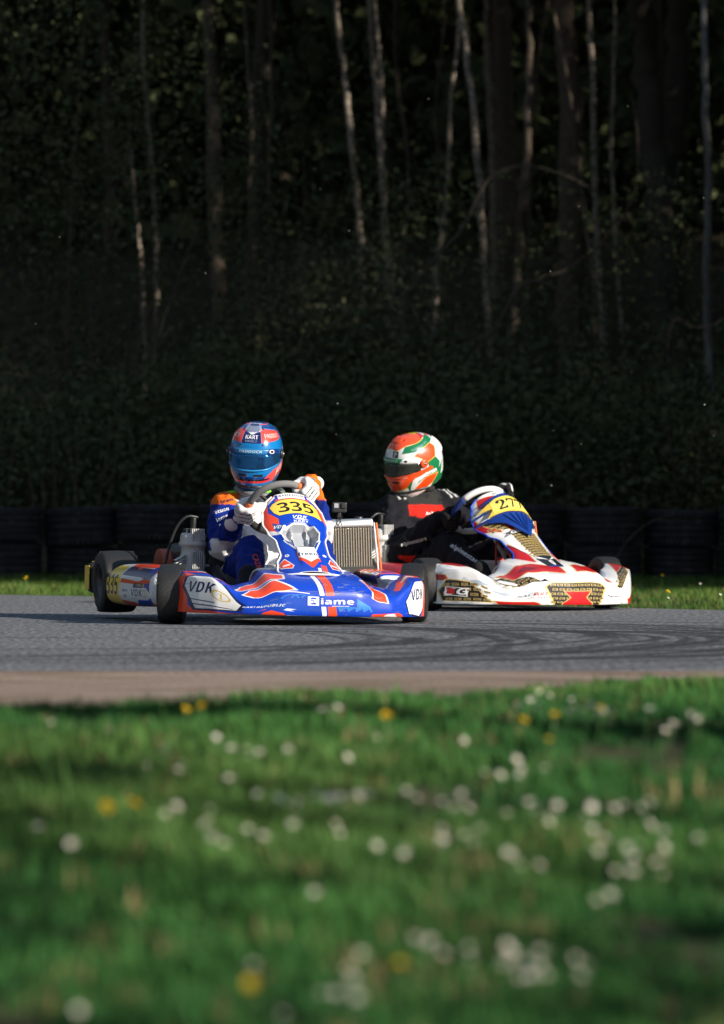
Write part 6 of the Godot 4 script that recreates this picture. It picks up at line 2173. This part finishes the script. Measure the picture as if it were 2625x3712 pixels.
func drivers(blue: Transform3D, white: Transform3D) -> void:
	var cloth := mat("cloth", Color.WHITE, 0.8, 0.0, 0.22)
	cloth.vertex_color_use_as_albedo = true
	cloth.rim_enabled = true
	cloth.rim = 0.06
	var weave := noise_tex(0.12, 256, [], 33, FastNoiseLite.TYPE_SIMPLEX, 3)
	cloth.heightmap_enabled = true
	cloth.heightmap_texture = weave
	cloth.heightmap_scale = 0.06
	cloth.uv1_triplanar = true
	cloth.uv1_scale = Vector3(9, 9, 9)
	var shell_b := mat("helmet_blue", Color.WHITE, 0.22, 0.0, 0.5)
	shell_b.albedo_texture = print_helmet_blue()
	shell_b.clearcoat_enabled = true
	shell_b.clearcoat = 1.0
	shell_b.clearcoat_roughness = 0.05
	var shell_o := mat("helmet_orange", Color.WHITE, 0.25, 0.0, 0.5)
	shell_o.albedo_texture = print_helmet_orange()
	shell_o.clearcoat_enabled = true
	shell_o.clearcoat = 1.0
	shell_o.clearcoat_roughness = 0.06
	var strip_b := mat("strip_blue", Color.WHITE, 0.3)
	strip_b.albedo_texture = print_strip(L(0.015, 0.16, 0.38), "PADDOCK", L(0.5, 0.62, 0.68), L(0.006, 0.03, 0.16))
	strip_b.texture_repeat = false
	var strip_o := mat("strip_green", Color.WHITE, 0.3)
	strip_o.albedo_texture = print_strip(GREEN, "SPAINTING", WHITE, L(0.6, 0.62, 0.63))
	strip_o.texture_repeat = false
	mat("visor_blue_mirror", L(0.03, 0.16, 0.42), 0.05, 0.85)
	mat("visor_smoke", L(0.06, 0.065, 0.055), 0.06, 0.6)
	mat("sky_blue_paint", L(0.02, 0.22, 0.50), 0.25)
	mat("orange_paint", L(0.86, 0.075, 0.012), 0.3)
	var clear := mat("clear_plastic", Color(0.85, 0.9, 1.0, 0.22), 0.04)
	clear.transparency = BaseMaterial3D.TRANSPARENCY_ALPHA
	mat("lettering_white", L(0.75, 0.75, 0.75), 0.6)
	mat("lettering_navy", L(0.01, 0.015, 0.05), 0.6)
	mat("lettering_orange", L(0.8, 0.10, 0.03), 0.6)

	# ---------------- the driver of the blue kart
	var C := Vector3(0.01, 0.505, -0.33)
	var hr := rim_frame(C, 192.0)                     # right hand, low
	var hl := rim_frame(C, 47.0)                      # left hand, high
	var wr: Vector3 = hr[0] + hr[3] * 0.060 + hr[1] * 0.020 + Vector3(-0.012, -0.055, -0.020)
	var wl: Vector3 = hl[0] + hl[3] * 0.058 + hl[1] * 0.030 + Vector3(0.02, -0.02, -0.035)
	var b := Body.new()
	b.fold = 0.016
	b.noise.seed = 3
	b.noise.frequency = 14.0
	b.noise.fractal_octaves = 2
	b.bone(Vector3(-0.03, 0.16, -0.80), Vector3(0.12, 0.16, -0.80), 0.115, 0.115)
	b.bone(Vector3(0.04, 0.20, -0.82), Vector3(0.045, 0.40, -0.89), 0.135, 0.135)
	b.bone(Vector3(-0.03, 0.435, -0.90), Vector3(0.13, 0.435, -0.90), 0.110, 0.110)
	b.bone(Vector3(-0.080, 0.508, -0.89), Vector3(0.18, 0.508, -0.89), 0.066, 0.066)
	b.bone(Vector3(0.04, 0.53, -0.89), Vector3(0.03, 0.62, -0.87), 0.080, 0.062)
	var arm0 := b.bones.size()
	var er := Vector3(-0.165, 0.325, -0.665)
	var el := Vector3(0.295, 0.40, -0.64)
	b.bone(Vector3(-0.100, 0.500, -0.89), Vector3(-0.145, 0.41, -0.78), 0.072, 0.066)
	b.bone(Vector3(-0.145, 0.41, -0.78), er, 0.066, 0.060)
	b.bone(er, wr, 0.060, 0.040)
	b.bone(Vector3(0.200, 0.500, -0.88), el, 0.072, 0.058)
	b.bone(el, wl, 0.060, 0.042)
	var leg0 := b.bones.size()
	b.bone(Vector3(-0.05, 0.165, -0.76), Vector3(-0.115, 0.290, -0.36), 0.098, 0.074)
	b.bone(Vector3(-0.115, 0.290, -0.36), Vector3(-0.195, 0.15, -0.08), 0.072, 0.052)
	b.bone(Vector3(0.13, 0.165, -0.76), Vector3(0.20, 0.290, -0.36), 0.098, 0.074)
	b.bone(Vector3(0.20, 0.290, -0.36), Vector3(0.195, 0.15, -0.08), 0.072, 0.052)
	var s_blue := Color(0.006, 0.022, 0.20)
	var s_white := Color(0.66, 0.66, 0.67)
	var s_orange := Color(0.80, 0.15, 0.015)
	var p1 := thing("person", "driver in blue and white racing suit and blue helmet steering the blue kart", "person", blue)
	var paint1 := func(p: Vector3) -> Color:
		var k_min := 0
		var d_min := 9.0
		for k in b.bones.size():
			var d := b.dist(p, k)
			if d < d_min:
				d_min = d
				k_min = k
		if k_min >= leg0:
			var inner: float = p.x - (-0.115 if p.x < 0.04 else 0.20)
			if p.x < 0.04 and inner > 0.042 or p.x >= 0.04 and inner < -0.042: return s_white
			return s_blue
		if k_min >= arm0:
			if p.x < 0.04:
				if p.y > 0.520 and p.x < -0.060: return s_orange
				if k_min == arm0 + 2 and p.y < 0.36 - (p.z + 0.66) * 0.1: return s_white
				if k_min == arm0 + 1 and p.y < 0.305: return s_white
				return s_blue
			return s_orange if p.y > 0.548 else (s_white if k_min == arm0 + 4 and p.y < 0.45 else s_blue)
		if p.y > 0.575: return Color(0.20, 0.62, 0.02)
		if p.y > 0.545 and absf(p.x - 0.05) > 0.10: return s_orange
		if absf(p.x - 0.05) > 0.13 and p.y > 0.3: return s_blue
		return s_white
	put("racing_suit", b.mesh(0.0095, paint1), cloth, p1)
	glove(p1, "glove", hr[0], hr[1], -hr[2], hr[3], wr, cloth, Color(0.70, 0.70, 0.70), Color(0.016, 0.016, 0.018))
	glove(p1, "glove", hl[0], hl[1], hl[2], hl[3], wl, cloth, Color(0.70, 0.70, 0.70), Color(0.016, 0.016, 0.018))
	shoe(p1, Vector3(-0.195, 0.15, -0.06), Vector3(-0.20, 0.17, 0.11), Color(0.02, 0.02, 0.025))
	shoe(p1, Vector3(0.195, 0.15, -0.06), Vector3(0.20, 0.17, 0.11), Color(0.02, 0.02, 0.025))
	var face := Basis(Vector3.UP, deg_to_rad(-25.0)) * Basis(Vector3.RIGHT, deg_to_rad(9.0)) * Basis(Vector3.BACK, deg_to_rad(-2.0))
	helmet(p1, Transform3D(face, Vector3(0.026, 0.766, -0.845)).scaled_local(Vector3(1.04, 1.04, 1.04)), {"shell": shell_b, "visor": M.visor_blue_mirror, "strip": strip_b, "seal": M.sky_blue_paint, "pivot": M.black_plastic, "top": clear, "rear": clear})
	put("neck_brace", tube_mesh(curve([Vector3(-0.055, 0.590, -0.87), Vector3(-0.035, 0.575, -0.79), Vector3(0.05, 0.565, -0.765), Vector3(0.135, 0.575, -0.79), Vector3(0.155, 0.590, -0.87), Vector3(0.13, 0.60, -0.955), Vector3(0.05, 0.605, -0.975), Vector3(-0.03, 0.60, -0.955), Vector3(-0.055, 0.590, -0.87)], 32), 0.014, 10), M.seat_shell, p1)
	var inn := Vector3(0.276, -0.05, -0.96).normalized()
	var rt := Vector3(0.961, 0, 0.276)
	for w in [["iame", Vector3(-0.140, 0.452, -0.80), 0.020, 0.45, "w"], ["DESIGN", Vector3(-0.135, 0.486, -0.83), 0.014, 0.35, "w"], ["AF", Vector3(-0.145, 0.415, -0.77), 0.026, 0.45, "w"], ["ART", Vector3(-0.145, 0.380, -0.74), 0.020, 0.45, "w"], ["team", Vector3(-0.105, 0.535, -0.86), 0.016, 0.30, "n"], ["CAIRA", Vector3(-0.105, 0.245, -0.26), 0.024, -1.2, "o"]]:
		var a: float = w[3]
		var right := rt * cos(a) + Vector3.UP * sin(a)
		put("lettering", word_on(b, w[0], w[1], right, inn.cross(right) * -1.0, inn, w[2]), {"w": M.lettering_white, "n": M.lettering_navy, "o": M.lettering_orange}[w[4]], p1)

	# ---------------- the driver of the white kart, looking into the bend
	var C2 := Vector3(-0.01, 0.505, -0.33)
	var kr := rim_frame(C2, 206.0)
	var kl := rim_frame(C2, 38.0)
	var vr: Vector3 = kr[0] + kr[3] * 0.058 + kr[1] * 0.02 + Vector3(-0.02, -0.03, -0.035)
	var vl: Vector3 = kl[0] + kl[3] * 0.058 + kl[1] * 0.03 + Vector3(0.02, -0.02, -0.035)
	var q := Body.new()
	q.fold = 0.018
	q.noise.seed = 8
	q.noise.frequency = 13.0
	q.noise.fractal_octaves = 2
	q.bone(Vector3(-0.10, 0.16, -0.80), Vector3(0.08, 0.16, -0.80), 0.120, 0.120)
	q.bone(Vector3(-0.01, 0.20, -0.82), Vector3(-0.03, 0.40, -0.89), 0.145, 0.140)
	q.bone(Vector3(-0.10, 0.455, -0.90), Vector3(0.06, 0.455, -0.90), 0.112, 0.112)
	q.bone(Vector3(-0.145, 0.528, -0.89), Vector3(0.13, 0.535, -0.89), 0.066, 0.070)
	q.bone(Vector3(-0.03, 0.56, -0.89), Vector3(-0.035, 0.645, -0.87), 0.090, 0.066)
	var q_arm := q.bones.size()
	var fr := Vector3(-0.255, 0.285, -0.69)
	var fl := Vector3(0.245, 0.36, -0.62)
	q.bone(Vector3(-0.165, 0.515, -0.89), Vector3(-0.225, 0.40, -0.80), 0.076, 0.070)
	q.bone(Vector3(-0.225, 0.40, -0.80), fr, 0.070, 0.062)
	q.bone(fr, vr, 0.062, 0.044)
	q.bone(Vector3(0.155, 0.535, -0.88), fl, 0.080, 0.064)
	q.bone(fl, vl, 0.064, 0.044)
	var q_leg := q.bones.size()
	q.bone(Vector3(-0.11, 0.165, -0.76), Vector3(-0.135, 0.305, -0.42), 0.100, 0.078)
	q.bone(Vector3(-0.135, 0.305, -0.42), Vector3(-0.17, 0.15, -0.08), 0.076, 0.056)
	q.bone(Vector3(0.09, 0.165, -0.76), Vector3(0.175, 0.305, -0.34), 0.100, 0.076)
	q.bone(Vector3(0.175, 0.305, -0.34), Vector3(0.195, 0.15, -0.08), 0.074, 0.054)
	var k_black := Color(0.014, 0.014, 0.016)
	var k_grey := Color(0.030, 0.028, 0.031)
	var k_red := Color(0.58, 0.022, 0.012)
	var paint2 := func(p: Vector3) -> Color:
		var k_min := 0
		var d_min := 9.0
		for k in q.bones.size():
			var d := q.dist(p, k)
			if d < d_min:
				d_min = d
				k_min = k
		if k_min >= q_leg: return k_black
		if k_min >= q_arm:
			var e: float = p.x + 0.155
			if p.x < 0 and p.y > 0.562 and absf(e) < 0.030: return Color(0.6, 0.6, 0.6) if absf(absf(e) - 0.014) < 0.007 else k_black
			if p.x > 0 and p.y > 0.575 and absf(p.x - 0.16) < 0.030: return Color(0.6, 0.6, 0.6) if absf(absf(p.x - 0.16) - 0.014) < 0.007 else k_black
			if k_min == q_arm + 2 and p.y < 0.265: return k_red
			return k_black
		if p.y > 0.64: return Color(0.5, 0.5, 0.52)
		if p.y > 0.535: return k_grey
		if p.y > 0.455 + 0.20 * (-0.02 - p.x) * (1.0 if p.x < -0.02 else 0.0) and p.x > -0.14 and p.z > -0.93: return k_red
		return k_black
	var p2 := thing("person", "driver in black and red racing suit and orange, green and white helmet", "person", white)
	put("racing_suit", q.mesh(0.0095, paint2), cloth, p2)
	glove(p2, "glove", kr[0], kr[1], -kr[2], kr[3], vr, cloth, Color(0.014, 0.014, 0.015), Color(0.05, 0.05, 0.052))
	glove(p2, "glove", kl[0], kl[1], kl[2], kl[3], vl, cloth, Color(0.014, 0.014, 0.015), Color(0.05, 0.05, 0.052))
	shoe(p2, Vector3(-0.17, 0.15, -0.06), Vector3(-0.18, 0.17, 0.11), Color(0.02, 0.02, 0.02))
	shoe(p2, Vector3(0.195, 0.15, -0.06), Vector3(0.20, 0.17, 0.11), Color(0.02, 0.02, 0.02))
	var look := Basis(Vector3.UP, deg_to_rad(-91.0)) * Basis(Vector3.RIGHT, deg_to_rad(9.0)) * Basis(Vector3.BACK, deg_to_rad(-7.0))
	helmet(p2, Transform3D(look, Vector3(-0.070, 0.764, -0.840)).scaled_local(Vector3(1.07, 1.07, 1.07)), {"shell": shell_o, "visor": M.visor_smoke, "strip": strip_o, "seal": M.orange_paint, "pivot": M.orange_paint, "top": M.orange_paint, "rear": M.trim_white})
	put("neck_collar", tube_mesh(curve([Vector3(-0.11, 0.625, -0.88), Vector3(-0.08, 0.622, -0.81), Vector3(-0.03, 0.618, -0.79), Vector3(0.03, 0.622, -0.81), Vector3(0.05, 0.63, -0.88), Vector3(0.02, 0.64, -0.93), Vector3(-0.03, 0.645, -0.945), Vector3(-0.09, 0.64, -0.93), Vector3(-0.11, 0.625, -0.88)], 28), 0.014, 8), M.grip_black, p2)
	var in2 := Vector3(0.559, -0.05, -0.829).normalized()
	var rt2 := Vector3(0.829, 0, 0.559)
	for w in [["alpinestars", Vector3(-0.155, 0.275, -0.25), 0.034, -0.62], ["alpinestars", Vector3(-0.235, 0.335, -0.60), 0.026, 0.25], ["ASTARS", Vector3(0.03, 0.487, -0.80), 0.018, 0.05]]:
		var a: float = w[3]
		var right := rt2 * cos(a) + Vector3.UP * sin(a)
		put("lettering", word_on(q, w[0], w[1], right, in2.cross(right) * -1.0, in2, w[2]), M.lettering_white, p2)


func _ready() -> void:
	stage()
	land()
	road()
	grass()
	wood()
	near_trees()
	karts()
	tyre_wall()
	flowers()
	insects()
